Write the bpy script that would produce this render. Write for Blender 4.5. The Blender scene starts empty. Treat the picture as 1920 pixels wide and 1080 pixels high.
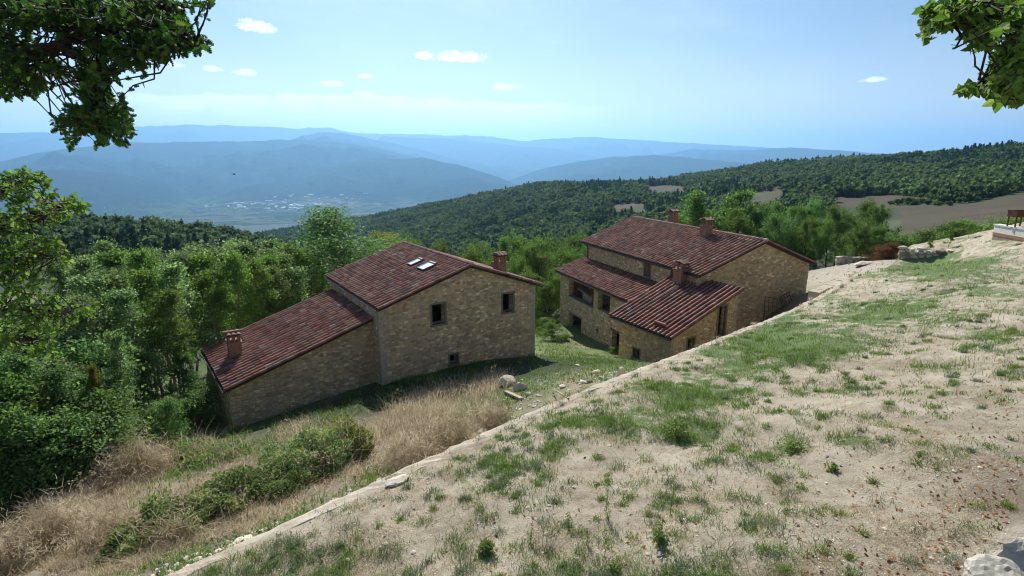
import bpy, bmesh, math
import numpy as np
from mathutils import Matrix, Vector

# ------------------------------------------------------------------ camera, world, sun
SC = bpy.context.scene
COL = SC.collection
F_PX, HZ = 1044.175, 295.094                      # focal length and horizon row of the 1920x1080 photograph
PITCH = math.atan2(540 - HZ, F_PX)
CP, SP = math.cos(PITCH), math.sin(PITCH)
cam_d = bpy.data.cameras.new('camera')
cam_d.sensor_width = 36.0
cam_d.lens = F_PX / 1920 * 36.0
cam_d.clip_start = 0.1
cam_d.clip_end = 90000
cam = bpy.data.objects.new('camera', cam_d)
cam.rotation_euler = (math.pi / 2 - PITCH, 0, 0)
COL.objects.link(cam)
SC.camera = cam

SUN_AZ, SUN_EL = math.radians(-8.5), math.radians(40)   # azimuth from +Y towards +X
sd = Vector((math.sin(SUN_AZ) * math.cos(SUN_EL), math.cos(SUN_AZ) * math.cos(SUN_EL), math.sin(SUN_EL)))
sun_d = bpy.data.lights.new('sun', 'SUN')
sun_d.energy = 4.6
sun_d.angle = math.radians(0.5)
sun_d.color = (1.0, 0.955, 0.89)
sun = bpy.data.objects.new('sun', sun_d)
sun.rotation_euler = sd.to_track_quat('Z', 'Y').to_euler()
sun.location = (0, 0, 60)
COL.objects.link(sun)

SC.view_settings.view_transform = 'Standard'
SC.view_settings.look = 'None'
SC.view_settings.exposure = 0.66
SC.view_settings.gamma = 1.0
SC.render.engine = 'CYCLES'
SC.cycles.use_denoising = True
SC.cycles.filter_width = 1.1
SC.cycles.use_adaptive_sampling = False
SC.cycles.max_bounces = 6
SC.cycles.transparent_max_bounces = 8
SC.cycles.volume_bounces = 1
SC.cycles.caustics_reflective = False
SC.cycles.caustics_refractive = False

SKY_STRENGTH = 0.055
HAZE_DENSITY = 7.8e-5
HAZE_COLOR = (0.31, 0.61, 0.98)


def ray(u, v):
    x, y = (u - 960) / F_PX, (540 - v) / F_PX
    return np.array([x, CP + y * SP, -SP + y * CP])


def at(u, v, y):
    r = ray(u, v)
    return r * (y / r[1])


def project(P):
    P = np.asarray(P, float)
    fw = P[..., 1] * CP - P[..., 2] * SP
    up = P[..., 1] * SP + P[..., 2] * CP
    fw = np.where(fw > 0.05, fw, np.nan)
    return 960 + F_PX * P[..., 0] / fw, 540 - F_PX * up / fw


# ------------------------------------------------------------------ node helpers
class NT:
    def __init__(s, tree):
        s.t = tree
        tree.nodes.clear()

    def n(s, kind, ins=None, **props):
        nd = s.t.nodes.new(kind)
        for k, v in props.items():
            setattr(nd, k, v)
        for k, v in (ins or {}).items():
            s.set(nd, k, v)
        return nd

    def set(s, nd, k, v):
        sock = nd.inputs[k]
        if hasattr(v, 'bl_idname') and hasattr(v, 'outputs'):
            v = v.outputs[0]
        if isinstance(v, bpy.types.NodeSocket):
            s.t.links.new(v, sock)
        else:
            if sock.type == 'RGBA' and len(v) == 3:
                v = (*v, 1)
            sock.default_value = v

    def math(s, op, a, b=0.0, c=None, clamp=False):
        nd = s.n('ShaderNodeMath', operation=op, use_clamp=clamp)
        s.set(nd, 0, a)
        s.set(nd, 1, b)
        if c is not None:
            s.set(nd, 2, c)
        return nd.outputs[0]

    def mix(s, fac, a, b, blend='MIX'):
        nd = s.n('ShaderNodeMix', data_type='RGBA', blend_type=blend, clamp_factor=True)
        s.set(nd, 0, fac)
        s.set(nd, 6, a)
        s.set(nd, 7, b)
        return nd.outputs[2]

    def step(s, v, lo, hi, a=0.0, b=1.0):
        nd = s.n('ShaderNodeMapRange', {0: v, 1: lo, 2: hi, 3: a, 4: b}, interpolation_type='SMOOTHSTEP')
        return nd.outputs[0]

    def ramp(s, v, stops, interp='LINEAR'):
        nd = s.n('ShaderNodeValToRGB', {0: v})
        cr = nd.color_ramp
        cr.interpolation = interp
        while len(cr.elements) > 1:
            cr.elements.remove(cr.elements[-1])
        for i, (p, c) in enumerate(stops):
            e = cr.elements[0] if i == 0 else cr.elements.new(p)
            e.position = p
            e.color = (*c, 1)
        return nd.outputs[0]

    def noise(s, vec, scale, detail=4, rough=0.6, out=0, dist=0.0):
        nd = s.n('ShaderNodeTexNoise', {'Scale': scale, 'Detail': detail, 'Roughness': rough, 'Distortion': dist})
        if vec is not None:
            s.set(nd, 'Vector', vec)
        return nd.outputs[out]

    def attr(s, name, out='Fac'):
        return s.n('ShaderNodeAttribute', attribute_name=name).outputs[out]

    def bump(s, h, strength=0.5, dist=0.05):
        return s.n('ShaderNodeBump', {'Height': h, 'Strength': strength, 'Distance': dist}).outputs[0]

    def obj(s):
        return s.n('ShaderNodeTexCoord').outputs['Object']

    def uv(s):
        return s.n('ShaderNodeTexCoord').outputs['UV']

    def scale(s, vec, sc):
        return s.n('ShaderNodeMapping', {'Vector': vec, 'Scale': sc}).outputs[0]

    def hsv(s, col, h=0.5, sat=1.0, val=1.0):
        return s.n('ShaderNodeHueSaturation', {'Color': col, 'Hue': h, 'Saturation': sat, 'Value': val}).outputs[0]


def material(name, fn):
    m = bpy.data.materials.new(name)
    m.use_nodes = True
    N = NT(m.node_tree)
    r = fn(N)
    out = N.n('ShaderNodeOutputMaterial')
    if isinstance(r, dict):
        b = N.n('ShaderNodeBsdfPrincipled', {'Roughness': 0.85, 'Specular IOR Level': 0.25, **r})
        r = b.outputs[0]
    N.t.links.new(r, out.inputs['Surface'])
    return m


# ------------------------------------------------------------------ world: sky + clouds
world = bpy.data.worlds.new('World')
SC.world = world
world.use_nodes = True
W = NT(world.node_tree)


def build_world():
    sky = W.n('ShaderNodeTexSky', sky_type='NISHITA', sun_disc=False)
    sky.sun_elevation = SUN_EL
    sky.sun_rotation = SUN_AZ
    sky.altitude = 500
    sky.air_density = 1.0
    sky.dust_density = 0.8
    sky.ozone_density = 1.5
    d = W.n('ShaderNodeTexCoord').outputs['Generated']
    sx = W.n('ShaderNodeSeparateXYZ', {0: d})
    az = W.math('ARCTAN2', sx.outputs[0], sx.outputs[1])
    el = W.math('ARCSINE', sx.outputs[2])
    vec = W.n('ShaderNodeCombineXYZ', {0: az, 1: el, 2: 0.0}).outputs[0]
    n1 = W.math('SUBTRACT', W.noise(vec, 46, 5, 0.62), 0.5)
    n2 = W.math('SUBTRACT', W.noise(W.scale(vec, (1, 1.8, 1)), 120, 4, 0.6), 0.5)
    puff = W.math('ADD', n1, W.math('MULTIPLY', n2, 0.7))
    mask = None
    # u, v, half width, half height (pixels of the photograph), strength
    for u, v, hw, hh, k in [(478, 52, 34, 13, 1), (862, 109, 56, 13, 1), (793, 106, 17, 9, 1), (622, 158, 25, 8, 1), (685, 177, 26, 7, .85),
                            (684, 144, 16, 6, .9), (948, 164, 34, 8, .9), (1638, 150, 22, 5, .9), (398, 130, 17, 6, .75), (462, 137, 20, 8, .8),
                            (325, 122, 18, 6, .5), (1838, 182, 22, 7, .5), (345, 193, 50, 9, .9)]:
        r = ray(u, v)
        a0, e0 = math.atan2(r[0], r[1]), math.asin(r[2] / np.linalg.norm(r))
        k1 = F_PX
        dx = W.math('MULTIPLY', W.math('SUBTRACT', az, a0), k1 / hw)
        dy = W.math('MULTIPLY', W.math('SUBTRACT', el, e0), k1 / hh)
        dyb = W.math('MULTIPLY', W.math('MINIMUM', dy, 0.0), 1.6)     # flatter base
        dy2 = W.math('ADD', W.math('MAXIMUM', dy, 0.0), dyb)
        rr = W.math('ADD', W.math('MULTIPLY', dx, dx), W.math('MULTIPLY', dy2, dy2))
        f = W.math('ADD', W.math('SUBTRACT', 1.0, rr), W.math('MULTIPLY', puff, 2.6))
        m = W.math('MULTIPLY', W.step(f, 0.0, 0.9), k)
        mask = m if mask is None else W.math('MAXIMUM', mask, m)
    # the long low bank of cloud over the far ridge
    top = W.math('ADD', math.radians(5.2), W.math('MULTIPLY', W.noise(W.scale(vec, (1, 0.0, 1)), 20, 5, 0.6), math.radians(1.6)))
    top = W.math('SUBTRACT', top, W.math('MULTIPLY', W.math('ABSOLUTE', W.math('ADD', az, 0.25)), math.radians(2.6)))
    below = W.math('SUBTRACT', top, el)
    bank = W.math('MULTIPLY', W.step(below, 0.0, 0.006), W.step(below, 0.06, 0.0))
    bank = W.math('MULTIPLY', bank, W.step(W.noise(W.scale(vec, (1, 2.5, 1)), 24, 4, 0.6), 0.25, 0.6, 0.35, 1.0))
    bank = W.math('MULTIPLY', bank, W.math('MULTIPLY', W.step(az, -0.72, -0.5), W.step(az, 0.2, 0.0)))
    mask = W.math('MAXIMUM', mask, bank)
    # very thin veil, brighter on the side of the sun
    veil = W.step(W.noise(W.scale(vec, (1, 3, 1)), 5, 5, 0.6), 0.42, 0.8, 0.0, 0.10)
    mask = W.math('MAXIMUM', mask, veil)
    col = W.mix(mask, sky.outputs[0], (17, 17.3, 17.6))
    # pale air low over the horizon, strongest on the side of the sun
    low = W.math('MULTIPLY', W.step(el, .20, -.02, 0.0, .62), W.step(az, .95, -.1, .62, 1.0))
    col = W.mix(low, col, (16.5, 14.6, 13.6))
    bg = W.n('ShaderNodeBackground', {'Color': col, 'Strength': SKY_STRENGTH})
    out = W.n('ShaderNodeOutputWorld')
    W.t.links.new(bg.outputs[0], out.inputs['Surface'])


build_world()

# ------------------------------------------------------------------ mesh helpers
RNG = np.random.default_rng(7)


def unit(v):
    v = np.asarray(v, float)
    return v / np.maximum(np.linalg.norm(v, axis=-1, keepdims=True), 1e-9)


class MB:
    """collects vertices, faces and a per-face random value; build() links ONE mesh object"""

    def __init__(s):
        s.v, s.loops, s.tot, s.rnd, s.mi, s.sm = [], [], [], [], [], []
        s.nv = 0

    def add(s, verts, faces, rnd=0.5, mi=0, smooth=False):
        """faces: int array (n,k) or list of such"""
        verts = np.asarray(verts, float).reshape(-1, 3)
        if not isinstance(faces, list) or (faces and not isinstance(faces[0], np.ndarray)):
            if isinstance(faces, list):
                by = {}
                for f in faces:
                    by.setdefault(len(f), []).append(f)
                faces = [np.array(x) for x in by.values()]
            else:
                faces = [faces]
        for f in faces:
            n, k = f.shape
            s.loops.append((f + s.nv).ravel())
            s.tot.append(np.full(n, k))
            r = np.asarray(rnd, float)
            s.rnd.append(np.full(n, r) if r.ndim == 0 else r)
            s.mi.append(np.full(n, mi))
            s.sm.append(np.full(n, smooth))
        s.v.append(verts)
        s.nv += len(verts)
        return s

    def box(s, c, size, rot=None, rnd=0.5, mi=0):
        x, y, z = np.asarray(size, float) / 2
        v = np.array([[-x, -y, -z], [x, -y, -z], [x, y, -z], [-x, y, -z], [-x, -y, z], [x, -y, z], [x, y, z], [-x, y, z]])
        if rot is not None:
            v = v @ np.asarray(rot).T
        return s.add(v + np.asarray(c), np.array([[0, 3, 2, 1], [4, 5, 6, 7], [0, 1, 5, 4], [1, 2, 6, 5], [2, 3, 7, 6], [3, 0, 4, 7]]), rnd, mi)

    def tube(s, pts, rad, k=6, rnd=0.5, mi=0, smooth=True, cap=True):
        pts = np.asarray(pts, float)
        n = len(pts)
        rad = np.broadcast_to(np.asarray(rad, float), (n,))
        t = unit(np.gradient(pts, axis=0))
        ref = np.array([0.13, 0.31, 0.94])
        a = unit(np.cross(t, ref) + 1e-6)
        b = np.cross(t, a)
        ang = np.linspace(0, 2 * np.pi, k, endpoint=False)
        ring = (a[:, None] * np.cos(ang)[None, :, None] + b[:, None] * np.sin(ang)[None, :, None]) * rad[:, None, None] + pts[:, None]
        i = np.arange(n - 1)[:, None] * k
        j = np.arange(k)[None]
        j2 = (j + 1) % k
        f = np.stack([i + j, i + j2, i + k + j2, i + k + j], -1).reshape(-1, 4)
        s.add(ring.reshape(-1, 3), f, rnd, mi, smooth)
        if cap:
            s.add(ring[-1], np.arange(k)[None], rnd, mi)
            s.add(ring[0], np.arange(k)[::-1][None].copy(), rnd, mi)
        return s

    def build(s, name, mats, parent=None, xf=None, loc=None, extra=None):
        me = bpy.data.meshes.new(name)
        v = np.concatenate(s.v)
        if xf is not None:
            v = xf(v)
        loops = np.concatenate(s.loops).astype(np.int32)
        tot = np.concatenate(s.tot).astype(np.int32)
        me.vertices.add(len(v))
        me.vertices.foreach_set('co', v.astype(np.float32).ravel())
        me.loops.add(len(loops))
        me.loops.foreach_set('vertex_index', loops)
        me.polygons.add(len(tot))
        me.polygons.foreach_set('loop_start', np.concatenate([[0], np.cumsum(tot)[:-1]]).astype(np.int32))
        me.polygons.foreach_set('loop_total', tot)
        me.polygons.foreach_set('material_index', np.concatenate(s.mi).astype(np.int32))
        me.polygons.foreach_set('use_smooth', np.concatenate(s.sm).astype(bool))
        at_ = me.attributes.new('rnd', 'FLOAT', 'FACE')
        at_.data.foreach_set('value', np.concatenate(s.rnd).astype(np.float32))
        for k, (dom, typ, arr) in (extra or {}).items():
            a_ = me.attributes.new(k, typ, dom)
            a_.data.foreach_set('color' if 'COLOR' in typ else 'value', np.asarray(arr, np.float32).ravel())
        for m in (mats if isinstance(mats, (list, tuple)) else [mats]):
            me.materials.append(m)
        me.update(calc_edges=True)
        o = bpy.data.objects.new(name, me)
        COL.objects.link(o)
        if parent is not None:
            o.parent = parent
        if loc is not None:
            o.location = loc
        return o


def empty(name, loc, rz=0.0):
    o = bpy.data.objects.new(name, None)
    o.location = loc
    o.rotation_euler = (0, 0, rz)
    o.empty_display_size = 0.3
    COL.objects.link(o)
    return o


def tag(o, label=None, cat=None, group=None, kind=None):
    for k, v in (('label', label), ('category', cat), ('group', group), ('kind', kind)):
        if v:
            o[k] = v
    return o


def copy_tree(o, parent=None):
    c = o.copy()
    COL.objects.link(c)
    if parent is not None:
        c.parent = parent
    for ch in list(o.children):
        copy_tree(ch, c)
    return c


# ------------------------------------------------------------------ noise in numpy
_P = RNG.random((256, 256))


def vnoise(x, y):
    xi, yi = np.floor(x).astype(int), np.floor(y).astype(int)
    fx, fy = x - xi, y - yi
    fx, fy = fx * fx * (3 - 2 * fx), fy * fy * (3 - 2 * fy)
    g = lambda i, j: _P[i & 255, j & 255]
    return (g(xi, yi) * (1 - fx) + g(xi + 1, yi) * fx) * (1 - fy) + (g(xi, yi + 1) * (1 - fx) + g(xi + 1, yi + 1) * fx) * fy


def fbm(x, y, oct=4, gain=0.5):
    s, a, n = 0, 1.0, 0
    for k in range(oct):
        s = s + a * vnoise(x * 2 ** k + 17.3 * k, y * 2 ** k + 9.1 * k)
        n += a
        a *= gain
    return s / n


def ridged(x, y, oct=4):
    s, a, n = 0, 1.0, 0
    for k in range(oct):
        s = s + a * (1 - np.abs(2 * vnoise(x * 2 ** k + 5.3 * k, y * 2 ** k + 31.7 * k) - 1))
        n += a
        a *= 0.5
    return s / n


def sstep(x, a, b):
    t = np.clip((x - a) / (b - a), 0, 1)
    return t * t * (3 - 2 * t)

# ------------------------------------------------------------------ the shape of the land
P0 = np.array([-5.68, 8.18])
SV, TV = np.array([0.729, 0.684]), np.array([0.684, -0.729])     # along the retaining wall, and uphill from it


def st(x, y):
    return (x - P0[0]) * SV[0] + (y - P0[1]) * SV[1], (x - P0[0]) * TV[0] + (y - P0[1]) * TV[1]


def xy(s, t):
    return P0[0] + s * SV[0] + t * TV[0], P0[1] + s * SV[1] + t * TV[1]


CTRL = np.array([
    (-5.68, 8.18, -7.45), (-9, 8, -7.9), (-14, 8, -8.9), (-8, 12, -9.0), (-14, 14, -10.4), (-2, 11.8, -7.6), (-4, 16, -9.4), (0, 14, -7.8),
    (0, 20, -9.6), (2.3, 16.6, -7.9), (2.2, 27.1, -10.6), (-6.9, 27.3, -11.66), (1.4, 32.7, -11.95), (-13.4, 24.5, -12.7), (-17.4, 30, -14.1),
    (-12, 20, -11.3), (-20, 22, -13.2), (4.2, 18.8, -7.9), (7.2, 21.5, -8.8), (9.8, 23.6, -9.6), (12.8, 26, -10.2), (15.5, 28.8, -10.2), (20.4, 33.9, -9.3), (18.2, 32.3, -10.0), (16.6, 30.3, -10.4), (20.6, 37.2, -8.9), (23.4, 39.2, -8.5),
    (15.2, 36.2, -12.4), (10, 32, -12.2), (7.7, 37.4, -13.7), (4.4, 50.2, -15.2), (7.8, 41.4, -14.45), (21.8, 39.9, -9.9), (18, 37.6, -11.2), (12.5, 36.4, -13.0),
    (16, 56, -13.5), (24, 42, -9.4), (26.4, 42, -8.6), (28.4, 44.5, -8.2), (32, 48, -8.8), (26, 52, -10.5), (40, 56, -12), (-30, 40, -18), (-20, 44, -18.5), (0, 60, -19), (20, 72, -17), (-30, 20, -14),
    (-3, 40, -14), (-40, 60, -24), (-10, 75, -26), (10, 90, -28), (40, 90, -19), (60, 80, -14), (30, 20, -7), (40, 35, -8), (50, 50, -9), (15, 5, -6.5), (0, -10, -6.5), (-10, -5, -7.5), (-30, 0, -11), (30, -10, -6),
    (-60, 40, -22), (-60, 10, -18), (60, 20, -7), (70, 50, -9), (0, -50, -5), (-60, -50, -10), (60, -50, -4), (90, 60, -10), (-90, 40, -27), (-70, 80, -30),
    (-90, 0, -22), (90, 0, -5), (6.5, 30, -11.4)])


def _tps(r2):
    return 0.5 * r2 * np.log(np.maximum(r2, 1e-9))


_A = np.zeros((len(CTRL) + 3,) * 2)
_d = CTRL[:, None, :2] - CTRL[None, :, :2]
_A[:len(CTRL), :len(CTRL)] = _tps((_d ** 2).sum(-1)) + 0.3 * np.eye(len(CTRL))
_A[:len(CTRL), -3:] = np.c_[np.ones(len(CTRL)), CTRL[:, :2]]
_A[-3:, :len(CTRL)] = _A[:len(CTRL), -3:].T
_w = np.linalg.solve(_A, np.r_[CTRL[:, 2], 0, 0, 0])


def near_z(x, y):
    x, y = np.asarray(x, float), np.asarray(y, float)
    out = _w[-3] + _w[-2] * x + _w[-1] * y
    for (cx, cy, _), w in zip(CTRL, _w[:-3]):
        out = out + w * _tps((x - cx) ** 2 + (y - cy) ** 2)
    return out


RK = np.array([60, 100, 150, 200, 250, 300, 350, 400, 500, 600, 700, 800, 900, 1100, 1400, 2000, 3000, 4500])
# for columns u of the photograph: ground rows seen at those distances; numbers above 2000 are heights in metres + 5000
VALLEY = -455.0
_cols = {
    -1200: {60: 4977, 150: 4960, 300: 4940, 600: 4900, 1400: 4800, 4500: 5000 + VALLEY},
    -300: {60: 690, 100: 580, 150: 520, 250: 450, 320: 418, 350: 416, 420: 440, 600: 4870, 1400: 4740, 3000: 4560, 4500: 5000 + VALLEY},
    100: {60: 680, 100: 585, 150: 525, 250: 455, 320: 422, 350: 420, 420: 445, 600: 4870, 1400: 4740, 3000: 4560, 4500: 5000 + VALLEY},
    300: {60: 665, 100: 590, 150: 530, 250: 462, 310: 436, 350: 434, 420: 455, 600: 4860, 1400: 4730, 3000: 4560, 4500: 5000 + VALLEY},
    450: {60: 650, 100: 590, 150: 540, 250: 478, 320: 458, 360: 456, 450: 470, 600: 4850, 900: 470, 1400: 435, 2000: 4740, 3000: 4560, 4500: 5000 + VALLEY},
    560: {60: 640, 100: 590, 150: 550, 250: 500, 350: 476, 500: 474, 700: 462, 900: 446, 1100: 428, 1400: 424, 2000: 4720, 3000: 4560, 4500: 5000 + VALLEY},
    700: {60: 620, 100: 580, 150: 550, 250: 520, 350: 498, 500: 468, 700: 434, 900: 414, 1100: 405, 1400: 418, 2000: 4700, 3000: 4560, 4500: 5000 + VALLEY},
    800: {60: 610, 100: 575, 150: 550, 250: 520, 350: 488, 500: 448, 700: 410, 900: 388, 1000: 386, 1400: 405, 2000: 4700, 3000: 4560, 4500: 5000 + VALLEY},
    900: {60: 610, 100: 575, 150: 550, 250: 510, 350: 472, 500: 422, 700: 382, 800: 370, 900: 371, 1400: 395, 2000: 4700, 3000: 4560, 4500: 5000 + VALLEY},
    1000: {60: 610, 100: 565, 150: 535, 250: 495, 350: 450, 500: 396, 700: 354, 800: 350, 900: 352, 1400: 380, 2000: 4720, 3000: 4560, 4500: 5000 + VALLEY},
    1150: {60: 580, 100: 540, 150: 505, 250: 470, 350: 430, 500: 380, 700: 350, 800: 347, 900: 350, 1400: 370, 2000: 4740, 3000: 4560, 4500: 5000 + VALLEY},
    1240: {60: 570, 100: 520, 150: 480, 250: 445, 350: 410, 500: 374, 700: 352, 800: 347, 900: 342, 1000: 341, 1400: 360, 2000: 4760, 3000: 4560, 4500: 5000 + VALLEY},
    1330: {60: 560, 100: 500, 150: 460, 250: 418, 350: 386, 500: 358, 700: 342, 900: 331, 1000: 329, 1400: 350, 2000: 4780, 3000: 4570, 4500: 5000 + VALLEY},
    1450: {60: 540, 100: 480, 150: 445, 250: 400, 350: 372, 450: 356, 600: 335, 800: 314, 950: 308, 1400: 330, 2000: 4830, 3000: 4600, 4500: 5000 + VALLEY},
    1600: {60: 520, 100: 470, 150: 438, 250: 396, 350: 370, 420: 357, 600: 326, 800: 302, 900: 299, 1400: 320, 2000: 4880, 3000: 4650, 4500: 5000 + VALLEY},
    1750: {60: 500, 100: 452, 150: 425, 250: 389, 330: 366, 400: 352, 600: 314, 750: 294, 820: 291, 1400: 310, 2000: 4930, 3000: 4700, 4500: 5000 + VALLEY},
    1920: {60: 490, 100: 436, 150: 412, 250: 374, 320: 356, 400: 340, 600: 296, 700: 282, 760: 280, 1400: 300, 2000: 4980, 3000: 4750, 4500: 5000 + VALLEY},
    2400: {60: 470, 100: 420, 150: 395, 250: 365, 400: 330, 600: 285, 760: 270, 1400: 290, 2000: 5000, 3000: 4800, 4500: 5000 + VALLEY},
    5000: {60: 4994, 150: 4993, 600: 5010, 1400: 5020, 4500: 5000},
}
RF = np.exp(np.linspace(np.log(50), np.log(4500), 260))
_az, _Z = [], []
for u, prof in sorted(_cols.items()):
    rs = np.array(sorted(prof))
    zs = []
    for r in rs:
        v = prof[r]
        if v > 2000:
            zs.append(v - 5000)
        else:
            q = ray(min(max(u, -100), 2100), v)
            zs.append(r * q[2] / math.hypot(q[0], q[1]))
    _az.append(math.atan2(u - 960, F_PX / CP))
    z = np.interp(np.log(RF), np.log(rs), zs)
    k = np.ones(9) / 9
    zp = np.pad(z, 4, mode='edge')
    _Z.append(np.convolve(zp, k, 'valid'))
_az = [-math.pi - 0.01, -2.2] + _az + [2.2, math.pi + 0.01]
_back = np.interp(np.log(RF), np.log([60, 600, 4500]), [-8, -5, 0])
_Z = np.array([_back, _back] + _Z + [_back, _back])
_az = np.array(_az)
_grid_a = np.linspace(_az[0], _az[-1], 2400)
_G = np.array([np.interp(_grid_a, _az, _Z[:, j]) for j in range(len(RF))]).T
_k = np.exp(-np.linspace(-2, 2, 25) ** 2)
_k /= _k.sum()
_G = np.apply_along_axis(lambda c: np.convolve(np.pad(c, 12, mode='edge'), _k, 'valid'), 0, _G)


def far_z(x, y):
    a, r = np.arctan2(x, y), np.hypot(x, y)
    fa = np.clip((a - _grid_a[0]) / (_grid_a[1] - _grid_a[0]), 0, len(_grid_a) - 1.001)
    fr = np.clip((np.log(np.maximum(r, 1)) - np.log(RF[0])) / np.log(RF[1] / RF[0]), 0, len(RF) - 1.001)
    i, j = fa.astype(int), fr.astype(int)
    p, q = fa - i, fr - j
    return (_G[i, j] * (1 - p) + _G[i + 1, j] * p) * (1 - q) + (_G[i, j + 1] * (1 - p) + _G[i + 1, j + 1] * p) * q


# far ranges: (distance, half depth, [(column, row) of the crest])
RANGES = [
    (7400, 900, [(380, 352), (440, 345), (500, 335), (560, 322), (620, 309), (700, 297), (790, 294), (850, 305), (900, 320), (950, 338), (1000, 352)]),
    (7000, 700, [(-300, 330), (0, 322), (120, 318), (220, 325), (300, 342), (360, 356)]),
    (8500, 700, [(60, 338), (140, 322), (210, 312), (300, 318), (400, 326), (470, 318), (540, 327), (600, 346)]),
    (10900, 900, [(-200, 312), (60, 298), (200, 288), (300, 291), (420, 288), (520, 300), (600, 310), (690, 334)]),
    (9800, 1500, [(-500, 290), (-100, 300), (0, 303), (90, 283), (160, 273), (240, 267), (350, 264), (460, 265), (560, 261), (640, 266), (700, 276), (790, 296), (860, 318), (900, 335), (950, 352)]),
    (12500, 1700, [(430, 330), (520, 272), (570, 252), (620, 247), (665, 252), (740, 268), (830, 292), (900, 306), (960, 324), (1010, 345)]),
    (9200, 900, [(900, 352), (960, 336), (1010, 318), (1090, 302), (1150, 293), (1230, 290), (1300, 297), (1400, 305), (1500, 312), (1800, 330), (2200, 335)]),
    (15000, 1800, [(660, 300), (720, 255), (760, 257), (830, 258), (900, 266), (980, 274), (1050, 279), (1130, 296), (1200, 312), (1300, 325)]),
    (13500, 1400, [(1150, 320), (1240, 289), (1300, 279), (1380, 281), (1480, 276), (1540, 279), (1600, 285), (1750, 300), (2000, 310), (2300, 315)]),
    (19000, 2400, [(-600, 240), (-200, 247), (0, 249), (130, 248), (200, 242), (250, 237), (370, 232), (450, 235), (560, 240), (620, 239), (660, 247), (720, 250), (800, 251), (870, 253),
                   (920, 255), (980, 263), (1040, 258), (1120, 257), (1200, 262), (1300, 268), (1400, 274), (1500, 279), (1590, 282), (1700, 290), (2300, 300)]),
]


def range_z(x, y):
    a, r = np.arctan2(x, y), np.hypot(x, y)
    warp = (fbm(x / 2600 + 40, y / 2600 + 11, 4) - 0.5)
    z = np.full(x.shape, VALLEY)
    for i, (R, wd, crest) in enumerate(RANGES):
        ca = np.array([math.atan2(u - 960, F_PX / CP) for u, v in crest])
        cz = np.array([R * ray(u, v)[2] / math.hypot(*ray(u, v)[:2]) for u, v in crest])
        H = np.interp(a, ca, cz, left=VALLEY, right=VALLEY)
        ends = np.clip(np.minimum((a - ca[0]) / 0.04, (ca[-1] - a) / 0.04), 0, 1)
        H = VALLEY + (H - VALLEY) * ends ** 0.7
        q = (r - R - warp * wd * 0.5) / wd
        front = np.clip(1 + q / 2.2, 0, 1)
        backs = np.clip(1 - q / 1.5, 0, 1)
        prof = np.where(q < 0, front ** 1.35, backs ** 1.2)
        H = H + (fbm(a * 34 + i * 9.7, a * 0 + i * 1.7, 4) - .5) * (H - VALLEY) * .05
        H = np.where(H > 0, H * np.clip(r / R, .5, 1) ** 1.3, H)
        spur = ridged(x / 1500 + 3.1 * i, y / 1500 + 7.7 * i, 5)
        flank = np.clip(1 - prof, 0, 1) * prof * 4
        h = (H - VALLEY) * np.clip(prof + (spur - 0.62) * 1.3 * flank * (1 - sstep(prof, .55, .9)), 0, 1.0)
        small = (fbm(x / 300, y / 300, 4) - 0.5) * 30 * np.clip(h / 200, 0, 1)
        z = np.maximum(z, VALLEY + h + small)
    return z


def base_z(x, y):
    """the ground sheet below everything"""
    x, y = np.asarray(x, float), np.asarray(y, float)
    r = np.hypot(x, y)
    w = sstep(r, 48, 80)
    zn = near_z(np.clip(x, -90, 90), np.clip(y, -50, 95))
    zf = far_z(x, y)
    rough = (fbm(x / 2.2, y / 2.2, 4) - 0.5) * 0.28 * (1 - sstep(r, 40, 90)) + (fbm(x / 60, y / 60, 4) - 0.5) * 9 * sstep(r, 110, 400) * (1 - sstep(r, 3500, 4400))
    z = zn * (1 - w) + zf * w + rough
    m = sstep(r, 4200, 4600)
    return np.where(r > 4200, z * (1 - m) + range_z(x, y) * m, z)


_ZS = np.array([(-14, -7), (0, -7), (2, -6.98), (5, -6.92), (8, -6.87), (10, -6.88), (13.3, -6.95), (15.6, -7.06), (20.8, -7.23), (22.8, -7.31), (26.4, -7.41), (30.2, -7.41), (33, -7.25), (36.5, -7.0), (70, -7.0)])


def wall_top(s):
    k = np.linspace(-1.5, 1.5, 7)
    return sum(np.interp(s + d, _ZS[:, 0], _ZS[:, 1]) for d in k) / 7


def lawn_z(x, y):
    s, t = st(x, y)
    z = wall_top(s) * np.exp(-(t / 8.0) ** 2) - 7.0 * (1 - np.exp(-(t / 8.0) ** 2)) + 0.2 * np.minimum(t, 12) + 0.1 * np.maximum(t - 12, 0) + 0.8 * sstep(s, 42, 54) + .75 * sstep(s, 36, 47) * sstep(t, 1.5, 5.5) - .55 * sstep(s, 49, 54)
    z = z - 0.012 * np.maximum(y - 41.5, 0) ** 2 - 0.05 * np.maximum(y - 41.5, 0)
    z = z - 0.75 * np.exp(-(((x - 28.0) / 3.4) ** 2 + ((y - 36.6) / 3.2) ** 2))
    z = z + ((fbm(x / 1.9 + 3, y / 1.9, 4) - 0.5) * 0.40 + (ridged(x / 1.1 + y / 3.0, y / 2.3 - x / 5.0, 3) - .6) * .17 + (fbm(x / 7, y / 7 + 5, 3) - 0.5) * 0.5) * sstep(t, 0.1, 1.5)
    return z


def in_lawn(x, y):
    s, t = st(x, y)
    return (t > 0) & (s > -14) & (s < 66) & (y < 50) & (t < 46)


def ground_z(x, y):
    z = base_z(x, y)
    s, t = st(np.asarray(x, float), np.asarray(y, float))
    m = (t > 0.15) & (s > -16) & (s < 66) & (t < 48) & (np.asarray(y) < 45)
    return np.where(m, np.minimum(z, lawn_z(x, y) - 0.5), z)


def surf_z(x, y):
    z = base_z(x, y)
    return np.where(in_lawn(x, y), np.maximum(z, lawn_z(x, y)) if True else z, z)


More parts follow.
